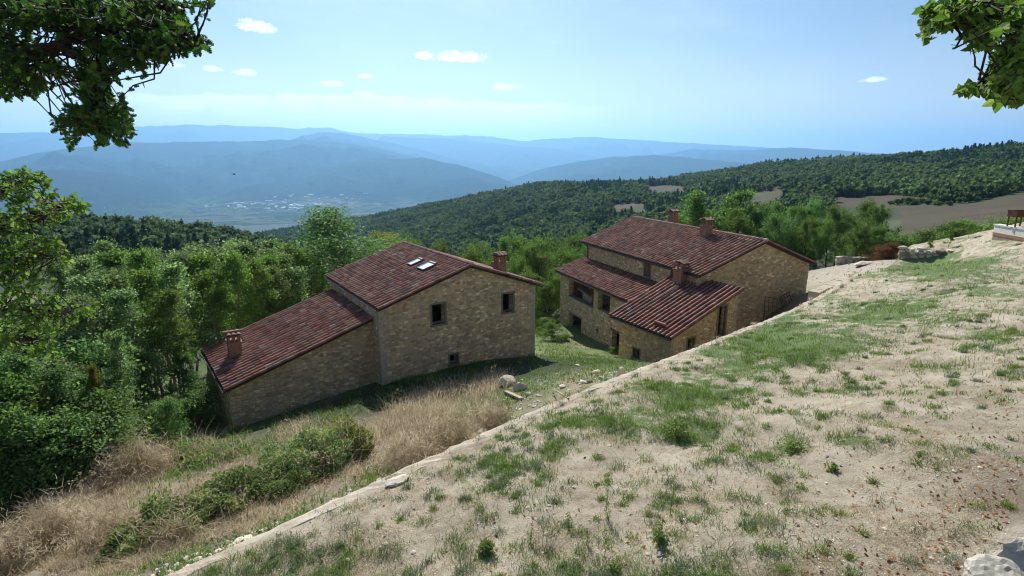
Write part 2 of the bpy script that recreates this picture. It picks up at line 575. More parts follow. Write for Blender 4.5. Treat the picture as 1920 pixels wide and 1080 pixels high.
def gz(x, y):
    return float(surf_z(np.array([x]), np.array([y]))[0])


def hit(u, v, y0=4.0, y1=900.0):
    """point of the ground seen at a pixel (march along the view ray)"""
    r = ray(u, v)
    ys = np.exp(np.linspace(math.log(y0), math.log(y1), 900))
    P = r[None] * (ys / r[1])[:, None]
    d = P[:, 2] - surf_z(P[:, 0], P[:, 1])
    i = int(np.argmax(d < 0))
    return P[i]


# ------------------------------------------------------------------ materials of the land
def m_ground(N):
    o = N.obj()
    col = N.attr('col', 'Color')
    n = N.noise(o, 2.2, 6, 0.65)
    n2 = N.noise(o, 14, 4, 0.7)
    f = N.math('ADD', N.math('MULTIPLY', n, 0.9), N.math('MULTIPLY', n2, 0.6))
    c = N.mix(1.0, col, N.ramp(f, [(0.35, (.55, .55, .55)), (0.75, (1, 1, 1)), (1.0, (1.45, 1.4, 1.3))]), 'MULTIPLY')
    return {'Base Color': c, 'Roughness': 0.95, 'Normal': N.bump(f, 0.6, 0.12)}


def m_hills(N):
    o = N.obj()
    col = N.attr('col', 'Color')
    val = N.attr('valley')
    big = N.noise(o, 0.004, 5, 0.65)
    forest = N.ramp(N.noise(o, 0.0016, 6, 0.6), [(0.35, (.020, .038, .020)), (0.58, (.034, .056, .028)), (0.70, (.065, .078, .042)), (0.8, (.11, .11, .07))])
    vor = N.n('ShaderNodeTexVoronoi', {'Vector': N.n('ShaderNodeMapping', {'Vector': o, 'Rotation': (0, 0, .5), 'Scale': (1 / 520, 1 / 260, 0)}), 'Scale': 1.0}, voronoi_dimensions='2D')
    sep = N.n('ShaderNodeSeparateXYZ', {0: vor.outputs['Color']})
    field = N.ramp(sep.outputs[0], [(0.0, (.05, .08, .03)), (0.3, (.08, .12, .045)), (0.5, (.13, .13, .075)), (0.7, (.065, .10, .04)), (0.85, (.19, .17, .11)), (1.0, (.04, .06, .03))], 'CONSTANT')
    hedges = N.step(N.noise(o, 0.006, 6, 0.7), 0.50, 0.56)
    field = N.mix(hedges, field, (.035, .055, .025))
    c = N.mix(val, forest, field)
    h = N.math('ADD', N.noise(o, 0.012, 6, 0.7), N.math('MULTIPLY', N.noise(o, 0.05, 3, 0.6), .4))
    return {'Base Color': c, 'Roughness': 1.0, 'Specular IOR Level': 0.0, 'Normal': N.bump(h, 0.8, 60.0)}


def m_lawn(N):
    o = N.obj()
    g = N.attr('green')
    litter = N.attr('litter')
    big = N.noise(o, 0.55, 6, 0.65)
    mid = N.noise(o, 3.2, 7, 0.7)
    fine = N.noise(o, 34, 5, 0.75)
    f = N.math('ADD', N.math('MULTIPLY', big, .55), N.math('ADD', N.math('MULTIPLY', mid, .6), N.math('MULTIPLY', fine, .45)))
    c = N.ramp(f, [(0.58, (.21, .165, .118)), (0.66, (.35, .29, .205)), (0.76, (.495, .425, .315)), (0.87, (.615, .54, .415)), (1.02, (.71, .64, .51))])
    gm = N.math('ADD', g, N.math('MULTIPLY', N.math('SUBTRACT', N.noise(o, 2.4, 6, 0.7), .5), 1.5))
    gm = N.step(gm, 0.26, 0.60, 0, .88)
    gc = N.ramp(fine, [(0.3, (.075, .145, .040)), (0.7, (.165, .26, .088))])
    c = N.mix(gm, c, gc)
    lm = N.math('MULTIPLY', N.step(N.math('ADD', litter, N.math('MULTIPLY', N.math('SUBTRACT', mid, .5), 2.4)), .35, 1.0), .5)
    c = N.mix(lm, c, N.ramp(fine, [(0.35, (.09, .055, .04)), (0.7, (.24, .15, .10))]))
    return {'Base Color': c, 'Roughness': 0.95, 'Specular IOR Level': 0.1, 'Normal': N.bump(N.math('ADD', N.math('MULTIPLY', mid, .8), N.math('MULTIPLY', fine, .8)), 1.0, 0.09)}


M = {}
M['ground'] = material('ground', m_ground)
M['hills'] = material('hills', m_hills)
M['lawn'] = material('lawn', m_lawn)

# fields in the middle distance (polygons of the photograph, turned into ground once)
FIELDS = [
    [(1690, 392), (1800, 384), (1905, 362), (2100, 340), (2100, 470), (1720, 470), (1690, 430)],
    [(1395, 361), (1475, 355), (1480, 378), (1400, 380)],
    [(1555, 369), (1700, 364), (1770, 370), (1770, 386), (1640, 392), (1555, 384)],
    [(1146, 385), (1180, 381), (1214, 380), (1206, 390), (1150, 392)],
    [(1212, 350), (1250, 347), (1290, 351), (1284, 358), (1216, 358)],
    [(-200, 560), (60, 548), (140, 556), (140, 640), (60, 668), (-200, 690)],
    [(486, 410), (530, 406), (534, 420), (490, 424)],
]


def in_poly(u, v, poly):
    c = np.zeros(u.shape, bool)
    n = len(poly)
    for i in range(n):
        (x1, y1), (x2, y2) = poly[i], poly[(i + 1) % n]
        k = ((y1 > v) != (y2 > v)) & (u < (x2 - x1) * (v - y1) / (y2 - y1 + 1e-12) + x1)
        c ^= k
    return c


def field_mask(x, y, z):
    u, v = project(np.stack([x, y, z], -1))
    u, v = np.nan_to_num(u, nan=-9999), np.nan_to_num(v, nan=-9999)
    r = np.hypot(x, y)
    m = np.zeros(u.shape, bool)
    for i, p in enumerate(FIELDS):
        lim = [(60, 420), (250, 640), (200, 480), (330, 900), (450, 1200), (30, 140), (600, 1800)][i]
        m |= in_poly(u, v, p) & (r > lim[0]) & (r < lim[1])
    return m


def polar(az, rr, zf):
    A, R = np.meshgrid(az, rr, indexing='ij')
    X, Y = R * np.sin(A), R * np.cos(A)
    Z = zf(X, Y)
    n, k = A.shape
    i = np.arange(n - 1)[:, None] * k
    j = np.arange(k - 1)[None]
    f = np.stack([i + j, i + j + 1, i + k + j + 1, i + k + j], -1).reshape(-1, 4)[:, ::-1]
    return np.stack([X, Y, Z], -1).reshape(-1, 3), f


def build_land():
    a = np.radians(np.r_[np.arange(-180, -56, 4.0), np.arange(-56, 56, 0.22), np.arange(56, 181, 4.0)])
    a[-1] = math.pi
    r = np.r_[0.5, np.exp(np.linspace(math.log(3), math.log(4200), 300))]
    v, f = polar(a, r, ground_z)
    x, y, z = v.T
    rr = np.hypot(x, y)
    col = np.empty((len(v), 4))
    col[:, 3] = 1
    straw, soil, grass, floor_, fieldc = [np.array(c) for c in ((.30, .25, .17), (.24, .195, .14), (.105, .150, .050), (.030, .045, .018), (.076, .060, .036))]
    n1 = fbm(x / 3.1, y / 3.1, 4)
    n2 = fbm(x / 45 + 9, y / 45, 4)
    near = straw + (soil - straw) * sstep(n1, .35, .6)[:, None]
    near = near * .8
    # greener between and behind the houses
    gmask = np.clip(sstep(y, 17, 27) * sstep(n1, .30, .50) * .9, 0, 1)
    s_, t_ = st(x, y)
    gmask = np.maximum(gmask, .55 * sstep(fbm(x / 1.7 + 4, y / 1.7, 4), .46, .62) * (t_ < 0) * sstep(x, -9, -1))
    gmask = gmask * (1 - .75 * sstep(x, -4, -9) * sstep(y, 24, 20))
    near = near + (grass - near) * gmask[:, None]
    grass_shade = np.exp(-(((x + 2) / 9) ** 2 + ((y - 27.0 - .45 * (x + 2)) / 2.9) ** 2))  # dark grass before the left farmhouse, its shadow painted into the ground colour
    near = near + (np.array((.028, .046, .018)) - near) * np.clip(grass_shade * 2.2, 0, .97)[:, None]
    far = floor_[None] + (np.array((.10, .13, .05)) - floor_)[None] * (sstep(n2, .55, .75) * .5)[:, None]
    w = sstep(rr, 45, 75)[:, None]
    # stony path on the right of the second house
    path = np.exp(-(((x - 27.5) / 4.5) ** 2 + ((y - 44.0) / 5.0) ** 2))
    near = near + (np.array((.40, .36, .29)) - near) * np.clip(path * 1.6, 0, 1)[:, None]
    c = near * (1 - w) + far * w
    fm = field_mask(x, y, z)
    fc = fieldc[None] * (0.55 + 0.45 * fbm(x / 14, y / 5, 4))[:, None]
    fc = fc + (np.array((.050, .062, .024)) - fc) * (sstep(fbm(x / 22, y / 22, 4), .46, .64) * .8)[:, None]
    left = x < 0
    fc[left] = (np.array((.14, .15, .07))[None] * (0.8 + 0.4 * fbm(x / 5, y / 5, 3))[:, None])[left]
    c = np.where(fm[:, None], fc, c)
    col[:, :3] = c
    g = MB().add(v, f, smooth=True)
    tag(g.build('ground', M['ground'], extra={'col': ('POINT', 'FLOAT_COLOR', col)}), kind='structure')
    a2 = np.radians(np.r_[np.arange(-76, 70, 0.2)])
    r2 = np.r_[np.linspace(4150, 7200, 60), np.linspace(7250, 12000, 95), np.linspace(12100, 26000, 110)]
    v, f = polar(a2, r2, lambda x, y: base_z(x, y) - 1.5 * (np.hypot(x, y) < 4200))
    x, y, z = v.T
    val = 1 - sstep(z, VALLEY + 8, VALLEY + 75 + 60 * (fbm(x / 900, y / 900, 3) - .3))
    col = np.ones((len(v), 4))
    g = MB().add(v, f, smooth=True)
    tag(g.build('hills', M['hills'], extra={'col': ('POINT', 'FLOAT_COLOR', col), 'valley': ('POINT', 'FLOAT', val)}), kind='structure')


build_land()

GREEN = [(1490, 650, 130, 45, .9), (1400, 690, 90, 30, .7), (1290, 740, 130, 40, .75), (1160, 790, 130, 40, .6), (1300, 805, 110, 26, .9), (1040, 850, 40, 16, .7), (1610, 825, 60, 14, .6),
         (1560, 730, 90, 18, .5), (1690, 600, 120, 30, .35), (1770, 500, 110, 22, .45), (1860, 640, 70, 30, .4), (1750, 690, 100, 20, .35), (930, 870, 70, 26, .4), (1480, 830, 60, 25, .35),
         (720, 1000, 120, 40, .12), (640, 1060, 90, 20, .2), (910, 1030, 26, 18, .35), (1360, 660, 60, 18, .7), (1740, 480, 60, 7, .8), (1850, 545, 60, 12, .45), (860, 900, 40, 22, .25), (1000, 920, 60, 20, .15), (1460, 600, 60, 20, .5)]


def green_at(x, y, z):
    u, v = project(np.stack([x, y, z], -1))
    u, v = np.nan_to_num(u, nan=-9999), np.nan_to_num(v, nan=-9999)
    g = np.zeros(u.shape)
    for cu, cv, ru, rv, k in GREEN:
        g = np.maximum(g, k * np.exp(-((u - cu) / ru) ** 2 - ((v - cv) / rv) ** 2))
    far = sstep(np.hypot(x, y), 17, 32) * .33
    return np.clip(g + far + (fbm(x / 1.3, y / 1.3, 4) - .5) * .9 * np.clip(g + .25 + far, 0, 1), 0, 1)


def build_lawn():
    s = np.r_[np.arange(-14, 26, .16), np.arange(26, 62, .3)]
    t = np.r_[np.arange(0, 16, .14), np.arange(16, 45, .4)]
    Sg, Tg = np.meshgrid(s, t, indexing='ij')
    X, Y = xy(Sg, Tg)
    Z = lawn_z(X, Y)
    n, k = Sg.shape
    i = np.arange(n - 1)[:, None] * k
    j = np.arange(k - 1)[None]
    f = np.stack([i + j, i + k + j, i + k + j + 1, i + j + 1], -1).reshape(-1, 4)[:, ::-1]
    v = np.stack([X, Y, Z], -1).reshape(-1, 3)
    x, y, z = v.T
    keep = (y < 53)[f].all(1)
    g = green_at(x, y, z)
    u, vv = project(v)
    lit = np.exp(-((np.nan_to_num(u, nan=-9e3) - 1960) / 260) ** 2 - ((np.nan_to_num(vv, nan=-9e3) - 930) / 110) ** 2)
    tag(MB().add(v, f[keep], smooth=True).build('lawn', M['lawn'], extra={'green': ('POINT', 'FLOAT', g), 'litter': ('POINT', 'FLOAT', lit)}), kind='structure')


build_lawn()

# ------------------------------------------------------------------ materials of the houses
def m_stone(seed, tint, dark=1.0):
    def fn(N):
        uv = N.uv()
        wob = N.noise(uv, 2.6, 3, .6, out=1)
        v = N.n('ShaderNodeVectorMath', {0: N.n('ShaderNodeVectorMath', {0: wob, 1: (.5, .5, .5)}, operation='SUBTRACT'), 'Scale': .16}, operation='SCALE')
        p = N.n('ShaderNodeVectorMath', {0: uv, 1: v}, operation='ADD')
        p = N.n('ShaderNodeVectorMath', {0: p, 1: (seed * 7.3, seed * 3.1, 0)}, operation='ADD')
        p = N.n('ShaderNodeMapping', {'Vector': p, 'Scale': (3.9, 7.7, 1)}).outputs[0]
        vc = N.n('ShaderNodeTexVoronoi', {'Vector': p, 'Scale': 1.0, 'Randomness': .82}, voronoi_dimensions='2D')
        ve = N.n('ShaderNodeTexVoronoi', {'Vector': p, 'Scale': 1.0, 'Randomness': .82}, voronoi_dimensions='2D', feature='DISTANCE_TO_EDGE')
        s = N.n('ShaderNodeSeparateXYZ', {0: vc.outputs['Color']})
        c = N.ramp(s.outputs[0], [(0, (.30, .24, .165)), (.18, (.39, .32, .225)), (.36, (.44, .355, .245)), (.52, (.36, .305, .235)), (.66, (.41, .305, .195)), (.78, (.29, .225, .155)), (.88, (.54, .48, .37)), (.97, (.29, .19, .12))], 'CONSTANT')
        big = N.noise(uv, .55, 5, .65)
        fine = N.noise(uv, 17, 5, .7)
        c = N.mix(1.0, c, N.ramp(N.math('ADD', N.math('MULTIPLY', big, .7), N.math('MULTIPLY', fine, .5)), [(.4, (.74, .72, .70)), (.62, (1, 1, 1)), (.85, (1.22, 1.2, 1.16))]), 'MULTIPLY')
        mort = N.step(ve.outputs['Distance'], .015, .085)
        c = N.mix(mort, N.mix(big, (.27, .22, .16), (.36, .30, .22)), c)
        stain = N.step(N.noise(N.scale(uv, (1, .35, 1)), .9, 5, .7),     .62, .85, 0, .4)
        c = N.mix(stain, c, (.13, .095, .06))
        c = N.n('ShaderNodeVectorMath', {0: c, 1: tint}, operation='MULTIPLY').outputs[0]
        h = N.math('ADD', N.math('MULTIPLY', N.step(ve.outputs['Distance'], 0, .16), .8), N.math('ADD', N.math('MULTIPLY', s.outputs[1], .5), N.math('MULTIPLY', fine, .5)))
        return {'Base Color': c, 'Roughness': .92, 'Specular IOR Level': .12, 'Normal': N.bump(h, .9, .07)}
    return fn


def m_tile(N):
    o = N.obj()
    r = N.attr('rnd')
    c = N.ramp(r, [(0, (.115, .048, .036)), (.25, (.19, .078, .056)), (.5, (.27, .118, .085)), (.68, (.34, .17, .125)), (.80, (.25, .14, .11)), (.9, (.15, .11, .10)), (1, (.42, .28, .21))])
    n = N.noise(o, 1.1, 5, .65)
    n2 = N.noise(o, 16, 4, .7)
    c = N.mix(1.0, c, N.ramp(N.math('ADD', N.math('MULTIPLY', n, .7), N.math('MULTIPLY', n2, .45)), [(.35, (.5, .48, .47)), (.58, (1, 1, 1)), (.85, (1.25, 1.25, 1.22))]), 'MULTIPLY')
    lich = N.step(N.noise(o, 5, 5, .75), .62, .72, 0, .55)
    c = N.mix(lich, c, (.21, .19, .165))
    return {'Base Color': c, 'Roughness': .8, 'Specular IOR Level': .25, 'Normal': N.bump(n2, .4, .02)}


def m_brick(N):
    uv = N.uv()
    b = N.n('ShaderNodeTexBrick', {'Vector': uv, 'Color1': (.44, .21, .14, 1), 'Color2': (.33, .145, .10, 1), 'Mortar': (.33, .25, .18, 1), 'Scale': 1.0, 'Mortar Size': .012, 'Brick Width': .26, 'Row Height': .075, 'Bias': 0.0})
    n = N.noise(N.obj(), 9, 5, .7)
    c = N.mix(1.0, b.outputs[0], N.ramp(n, [(.3, (.55, .55, .55)), (.6, (1, 1, 1)), (.8, (1.35, 1.3, 1.25))]), 'MULTIPLY')
    return {'Base Color': c, 'Normal': N.bump(N.math('ADD', b.outputs[1], n), -.3, .02)}


def m_plain(c, rough=.85, var=.35, sc=6, metal=0.0):
    def fn(N):
        n = N.noise(N.obj(), sc, 6, .7)
        k = N.ramp(n, [(.25, (1 - var,) * 3), (.5, (1, 1, 1)), (.75, (1 + var,) * 3)])
        return {'Base Color': N.mix(1.0, c, k, 'MULTIPLY'), 'Roughness': rough, 'Metallic': metal, 'Normal': N.bump(n, .35, .03)}
    return fn


M['stone_a'] = material('rubble_stone_warm', m_stone(1, (1.98, 1.85, 1.65)))
M['stone_a2'] = material('rubble_stone_lean_to', m_stone(2, (1.95, 1.81, 1.60)))
M['stone_b'] = material('rubble_stone_ochre', m_stone(3, (1.95, 1.79, 1.50)))
M['stone_b2'] = material('rubble_stone_grey', m_stone(4, (1.8, 1.75, 1.62)))
M['stone_c'] = material('rubble_stone_annex', m_stone(5, (1.95, 1.80, 1.54)))
M['tile'] = material('clay_tile', m_tile)
M['pan'] = material('shaded_flat_tile', m_plain((.040, .021, .020), var=.5, sc=5))  # near-black pans: shade between the barrel covers painted into the colour
M['brick'] = material('chimney_brick', m_brick)
M['frame'] = material('grey_sandstone', m_plain((.21, .19, .165), var=.25))
M['gutter'] = material('gutter_metal', m_plain((.075, .08, .085), .45, .3, 8, .6))
M['mortar'] = material('lime_mortar', m_plain((.42, .37, .32), var=.25, sc=9))
M['eave'] = material('brown_eave_board', m_plain((.085, .045, .032), var=.3))
def m_quoin(N):
    r = N.attr('rnd')
    n = N.noise(N.obj(), 7, 5, .7)
    c = N.ramp(r, [(0, (.46, .38, .27)), (.5, (.58, .49, .36)), (1, (.50, .43, .33))])
    return {'Base Color': N.mix(1.0, c, N.ramp(n, [(.3, (.6, .6, .58)), (.6, (1, 1, 1)), (.8, (1.15, 1.13, 1.1))]), 'MULTIPLY'), 'Normal': N.bump(n, .5, .04)}


M['quoin'] = material('corner_sandstone', m_quoin)
M['pipe'] = material('dark_blue_pipe', m_plain((.035, .042, .06), .6, .2))
M['wood'] = material('weathered_wood', m_plain((.17, .105, .06), var=.35))
M['greywood'] = material('grey_wood', m_plain((.36, .30, .23), var=.3))
M['rust'] = material('rusty_steel', m_plain((.105, .045, .026), var=.4, sc=14))
M['inside'] = material('inner_plaster', m_plain((.20, .15, .10), var=.3, sc=2))


def m_glass(N):
    return {'Base Color': (.86, .91, .95), 'Roughness': .22, 'Specular IOR Level': 1.0, 'Metallic': .85}


M['glass'] = material('skylight_glass', m_glass)


# ------------------------------------------------------------------ builders
def uv_by_side(me):
    uvl = me.uv_layers.new(name='UVMap') if not me.uv_layers else me.uv_layers[0]
    for p in me.polygons:
        n = p.normal
        if abs(n.z) < .6:
            t = Vector((-n.y, n.x, 0)).normalized()
            for li in p.loop_indices:
                c = me.vertices[me.loops[li].vertex_index].co
                uvl.data[li].uv = (c.dot(t), c.z)
        else:
            for li in p.loop_indices:
                c = me.vertices[me.loops[li].vertex_index].co
                uvl.data[li].uv = (c.x, c.y)


def solid(prof, y0, y1):
    """extrude an x-z outline along y"""
    n = len(prof)
    v = [(x, y0, z) for x, z in prof] + [(x, y1, z) for x, z in prof]
    f = [tuple(range(n)), tuple(range(2 * n - 1, n - 1, -1))] + [(i, i + n, (i + 1) % n + n, (i + 1) % n) for i in range(n)]
    me = bpy.data.meshes.new('tmp')
    me.from_pydata(v, [], f)
    bm = bmesh.new()
    bm.from_mesh(me)
    bmesh.ops.recalc_face_normals(bm, faces=bm.faces)
    bm.to_mesh(me)
    bm.free()
    o = bpy.data.objects.new('tmp', me)
    COL.objects.link(o)
    return o


def carve(name, outer, cutters, mat, parent, xf=None, mats=None):
    """walls: a solid with the room and the openings cut out"""
    for c in cutters:
        m = outer.modifiers.new('cut', 'BOOLEAN')
        m.operation = 'DIFFERENCE'
        m.object = c
        m.solver = 'EXACT'
    dg = bpy.context.evaluated_depsgraph_get()
    me = bpy.data.meshes.new_from_object(outer.evaluated_get(dg))
    for o in [outer] + cutters:
        bpy.data.objects.remove(o)
    me.name = name
    if xf is not None:
        co = np.empty(len(me.vertices) * 3, np.float32)
        me.vertices.foreach_get('co', co)
        me.vertices.foreach_set('co', xf(co.reshape(-1, 3).astype(float)).astype(np.float32).ravel())
        me.update()
    uv_by_side(me)
    me.materials.clear()
    me.materials.append(mat)
    o = bpy.data.objects.new(name, me)
    COL.objects.link(o)
    o.parent = parent
    return o


def boxcut(x0, x1, y0, y1, z0, z1):
    return solid([(x0, z0), (x1, z0), (x1, z1), (x0, z1)], y0, y1)


def roof_tiles(o, e, s, Le, Ls, rows, seed, cols=None):
    """flat pans with barrel covers; o corner at the eave, e along the eave, s up the slope"""
    rng = np.random.default_rng(seed)
    e, s = unit(e), unit(s)
    n = unit(np.cross(e, s))
    if n[2] < 0:
        n = -n
    o = np.asarray(o, float)
    mb = MB()
    pw = Le / rows
    ex = .335
    nj = int(math.ceil(Ls / ex))
    ang = np.linspace(0, math.pi, 7)
    P = lambda a, b, c: o + a[..., None] * e + b[..., None] * s + c[..., None] * n
    # deck
    d0 = np.array([[0, 0], [Le, 0], [Le, Ls], [0, Ls]], float)
    top, bot = P(d0[:, 0], d0[:, 1], np.full(4, -.062)), P(d0[:, 0], d0[:, 1], np.full(4, -.13))
    mb.add(np.r_[top, bot], np.array([[0, 1, 2, 3], [7, 6, 5, 4], [0, 4, 5, 1], [1, 5, 6, 2], [2, 6, 7, 3], [3, 7, 4, 0]]), .1, 1)
    patch = rng.random((rows + 2, nj + 2))
    for i in range(rows + 1):
        for j in range(nj):
            b0 = j * ex
            b1 = min(b0 + ex + .07, Ls)
            if b1 - b0 < .08:
                continue
            jit = rng.normal(0, .008, 4)
            tone = float(np.clip(rng.beta(2.2, 2.2) + .16 * (patch[i, j] - .5), 0, 1))
            if i < rows:
                a0, a1 = i * pw + .012, (i + 1) * pw - .012
                q = np.array([[a0, b0 - .015], [a1, b0 - .015], [a1 - .015, b1], [a0 + .015, b1]])
                c = np.array([.0, .0, -.022, -.022]) + jit[0] * .4
                t, u_ = P(q[:, 0], q[:, 1], c), P(q[:, 0], q[:, 1], c - .026)
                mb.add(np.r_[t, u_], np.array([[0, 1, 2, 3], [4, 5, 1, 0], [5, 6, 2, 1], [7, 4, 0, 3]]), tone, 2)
            r0, r1 = .108, .090
            ca = i * pw + jit[1]
            tone2 = float(np.clip(.12 + .95 * rng.beta(2.2, 2.2) + .16 * (patch[i + 1, j] - .5), 0, 1))
            rings = []
            for (b, r, lift) in ((b0 - .02 + jit[2], r0, .026), (b1, r1, .012)):
                rings.append(P(ca + r * np.cos(ang) + (jit[3] if b < b1 else 0), np.full(7, b), r * 1.0 * np.sin(ang) + lift))
            k = np.arange(6)
            f = np.stack([k, k + 1, k + 8, k + 7], -1)
            mb.add(np.r_[rings[0], rings[1]], f, tone2, 0, True)
            mb.add(rings[0], np.arange(7)[None], .02, 1)
    return mb


def ridge_caps(p0, p1, seed, r=.125, mat=0):
    rng = np.random.default_rng(seed)
    p0, p1 = np.asarray(p0, float), np.asarray(p1, float)
    L = np.linalg.norm(p1 - p0)
    d = (p1 - p0) / L
    a = unit(np.cross(d, [0, 0, 1.]))
    up = np.cross(a, d)
    mb = MB()
    ang = np.linspace(-.25, math.pi + .25, 9)
    n = int(L / .36)
    for i in range(n):
        rings = []
        for q, rr, l in ((i * L / n - .03, r, .02), ((i + 1) * L / n, r * .86, 0)):
            rings.append(p0 + d * q + a * (rr * np.cos(ang))[:, None] + up * (rr * np.sin(ang) + l)[:, None])
        k = np.arange(8)
        mb.add(np.r_[rings[0], rings[1]], np.stack([k, k + 1, k + 10, k + 9], -1), float(rng.beta(2, 2)), 0, True)
        mb.add(rings[0], np.arange(9)[None], .3, 1)
    return mb


def half_pipe(p0, p1, r=.075):
    p0, p1 = np.asarray(p0, float), np.asarray(p1, float)
    d = unit(p1 - p0)
    a = unit(np.cross(d, [0, 0, 1.]))
    ang = np.linspace(math.pi, 2 * math.pi, 8)
    prof = np.c_[np.cos(ang) * r, np.sin(ang) * r]
    inner = prof[::-1] * .86
    pr = np.r_[prof, inner]
    mb = MB()
    ring = [p + a * pr[:, :1] + np.array([0, 0, 1.]) * pr[:, 1:] for p in (p0, p1)]
    n = len(pr)
    k = np.arange(n)
    mb.add(np.r_[ring[0], ring[1]], np.stack([k, (k + 1) % n, (k + 1) % n + n, k + n], -1), .5, 0, False)
    half = np.array([[i, i + 1, n - 2 - i, n - 1 - i] for i in range(7)])
    mb.add(ring[0], half).add(ring[1], half[:, ::-1].copy())
    L = np.linalg.norm(p1 - p0)
    for i in range(int(L / .9) + 1):
        mb.box(p0 + d * min(i * .9 + .1, L) + np.array([0, 0, -.005]), (.03, .03, .17), rnd=.4)
    return mb


def surround(plane, x0, x1, z0, z1, y, wd=.12, proud=.025, depth=.16, sill=True):
    """stone window surround; plane 'd': wall facing -y at y, plane 'w': wall facing -x (x0,x1 run along y)"""
    f = (lambda p: p) if plane == 'd' else (lambda p: np.stack([p[:, 1], p[:, 0], p[:, 2]], -1))
    res = []
    yc, yd = y - proud + (depth + proud) / 2, depth + proud
    m = MB()
    for c, sz in (((x0 - wd / 2, yc, (z0 + z1) / 2), (wd, yd, z1 - z0)), ((x1 + wd / 2, yc, (z0 + z1) / 2), (wd, yd, z1 - z0)),
                  (((x0 + x1) / 2, yc, z1 + wd / 2), (x1 - x0 + 2 * wd, yd, wd))):
        m.box(c, sz)
    m2 = MB().box(((x0 + x1) / 2, yc - .02, z0 - wd / 2), (x1 - x0 + 2 * wd + .04, yd + .04, wd)) if sill else None
    return m, m2, f


def add_window(parent, plane, x0, x1, z0, z1, y, xf=None, wd=.12, name='window', sill=True):
    m, m2, f = surround(plane, x0, x1, z0, z1, y, wd, sill=sill)
    g = (lambda v: xf(f(v))) if xf else f
    w = m.build(name, M['frame'], parent, g)
    fix_normals(w)
    if m2:
        fix_normals(m2.build('sill', M['frame'], w, g))
    return w


def fix_normals(o):
    bm = bmesh.new()
    bm.from_mesh(o.data)
    bmesh.ops.recalc_face_normals(bm, faces=bm.faces)
    bm.to_mesh(o.data)
    bm.free()
    return o


def chimney(parent, base, top, w=.62, d=.62, xf=None, style=0, seed=0):
    """brick stack with open arches and a little roof of barrel tiles; base/top heights, at (x, y)"""
    rng = np.random.default_rng(seed)
    x, y, z0 = base
    H = top - z0
    g = xf or (lambda v: v)
    zs = top - .58
    m = MB()
    m.box((x, y, (z0 - .5 + zs) / 2), (w, d, zs - z0 + .5))
    ch = m.build('chimney', M['brick'], parent, g)
    uv_by_side(ch.data)
    m = MB()
    m.box((x, y, zs + .025), (w + .11, d + .11, .05))
    for sx in (-1, 0, 1):
        for sy in (-1, 1):
            m.box((x + sx * (w / 2 - .06), y + sy * (d / 2 - .06), zs + .05 + .15), (.085, .085, .30))
    for sx in (-1, 1):
        m.box((x + sx * (w / 2 - .06), y, zs + .05 + .15), (.085, .085, .30))
    m.box((x, y, zs + .375), (w + .03, d + .03, .05))
    fl = m.build('flue_arcade', M['brick'], ch, g)
    uv_by_side(fl.data)
    mb = MB()
    zt = zs + .40
    ang = np.linspace(0, math.pi, 7)
    if style == 0:     # tiles laid as a low hat along y
        mb.box((x, y, zt + .02), (w + .12, d + .14, .04), mi=1)
        for q in (-1, 0, 1):
            for half in (-1, 1):
                r = .105
                ring = []
                for yy, lift in ((y, .16), (y + half * (d / 2 + .16), .045)):
                    ring.append(np.c_[x + q * .22 + r * np.cos(ang) + rng.normal(0, .01), np.full(7, yy), zt + lift + r * np.sin(ang) * .8])
                k = np.arange(6)
                mb.add(np.r_[ring[0], ring[1]], np.stack([k, k + 1, k + 8, k + 7], -1), float(rng.random()), 0, True)
                mb.add(ring[1], np.arange(7)[None], .05, 1)
        r = .10
        ring = [np.c_[np.full(7, x + sx * (w / 2 + .12)), y + r * np.cos(ang), zt + .18 + r * np.sin(ang) * .7] for sx in (-1, 1)]
        mb.add(np.r_[ring[0], ring[1]], np.stack([k, k + 1, k + 8, k + 7], -1), .7, 0, True)
        mb.add(ring[0], np.arange(7)[None], .05, 1).add(ring[1], np.arange(7)[None], .05, 1)
    else:              # bricks set as three short arches carrying one long tile
        for q in (-1, 0, 1):
            r = .12
            ring = [np.c_[x + q * .23 + r * np.cos(ang), np.full(7, yy), zt + r * np.sin(ang)] for yy in (y - d / 2 - .1, y + d / 2 + .1)]
            k = np.arange(6)
            mb.add(np.r_[ring[0], ring[1]], np.stack([k, k + 1, k + 8, k + 7], -1), .3 + .3 * rng.random(), 0, True)
        ring = [np.c_[np.full(7, x + sx * (w / 2 + .18)), y + .11 * np.cos(ang), zt + .12 + .09 * np.sin(ang)] for sx in (-1, 1)]
        mb.add(np.r_[ring[0], ring[1]], np.stack([k, k + 1, k + 8, k + 7], -1), .8, 0, True)
        mb.box((x, y, zt + .115), (w + .3, .2, .02), rnd=.3)
    mb.build('chimney_cap', [M['tile'], M['eave']], ch, g)
    return ch


def quoins(parent, corners, z0, ztop, sx, sy, xf, mat):
    """larger squared corner stones set a little proud of the rubble"""
    rng = np.random.default_rng(int(abs(corners[0] * 100) + abs(corners[1] * 10)))
    x, y = corners
    mb = MB()
    z, i = z0, 0
    while z < ztop - .2:
        h = rng.uniform(.2, .34)
        a, b = (rng.uniform(.42, .62), rng.uniform(.22, .32)) if i % 2 else (rng.uniform(.22, .32), rng.uniform(.42, .62))
        p = rng.uniform(.008, .02)
        mb.box((x + sx * (a / 2 - p), y + sy * (b / 2 - p), z + h / 2), (a, b, h - .015), rnd=rng.random())
        z += h
        i += 1
    mb.build('corner_stones', mat, parent, xf)


# ------------------------------------------------------------------ house with the stepped lean-to (left)
YA, YB = math.radians(-33.089), math.radians(-21.048)
ZA = -5.0


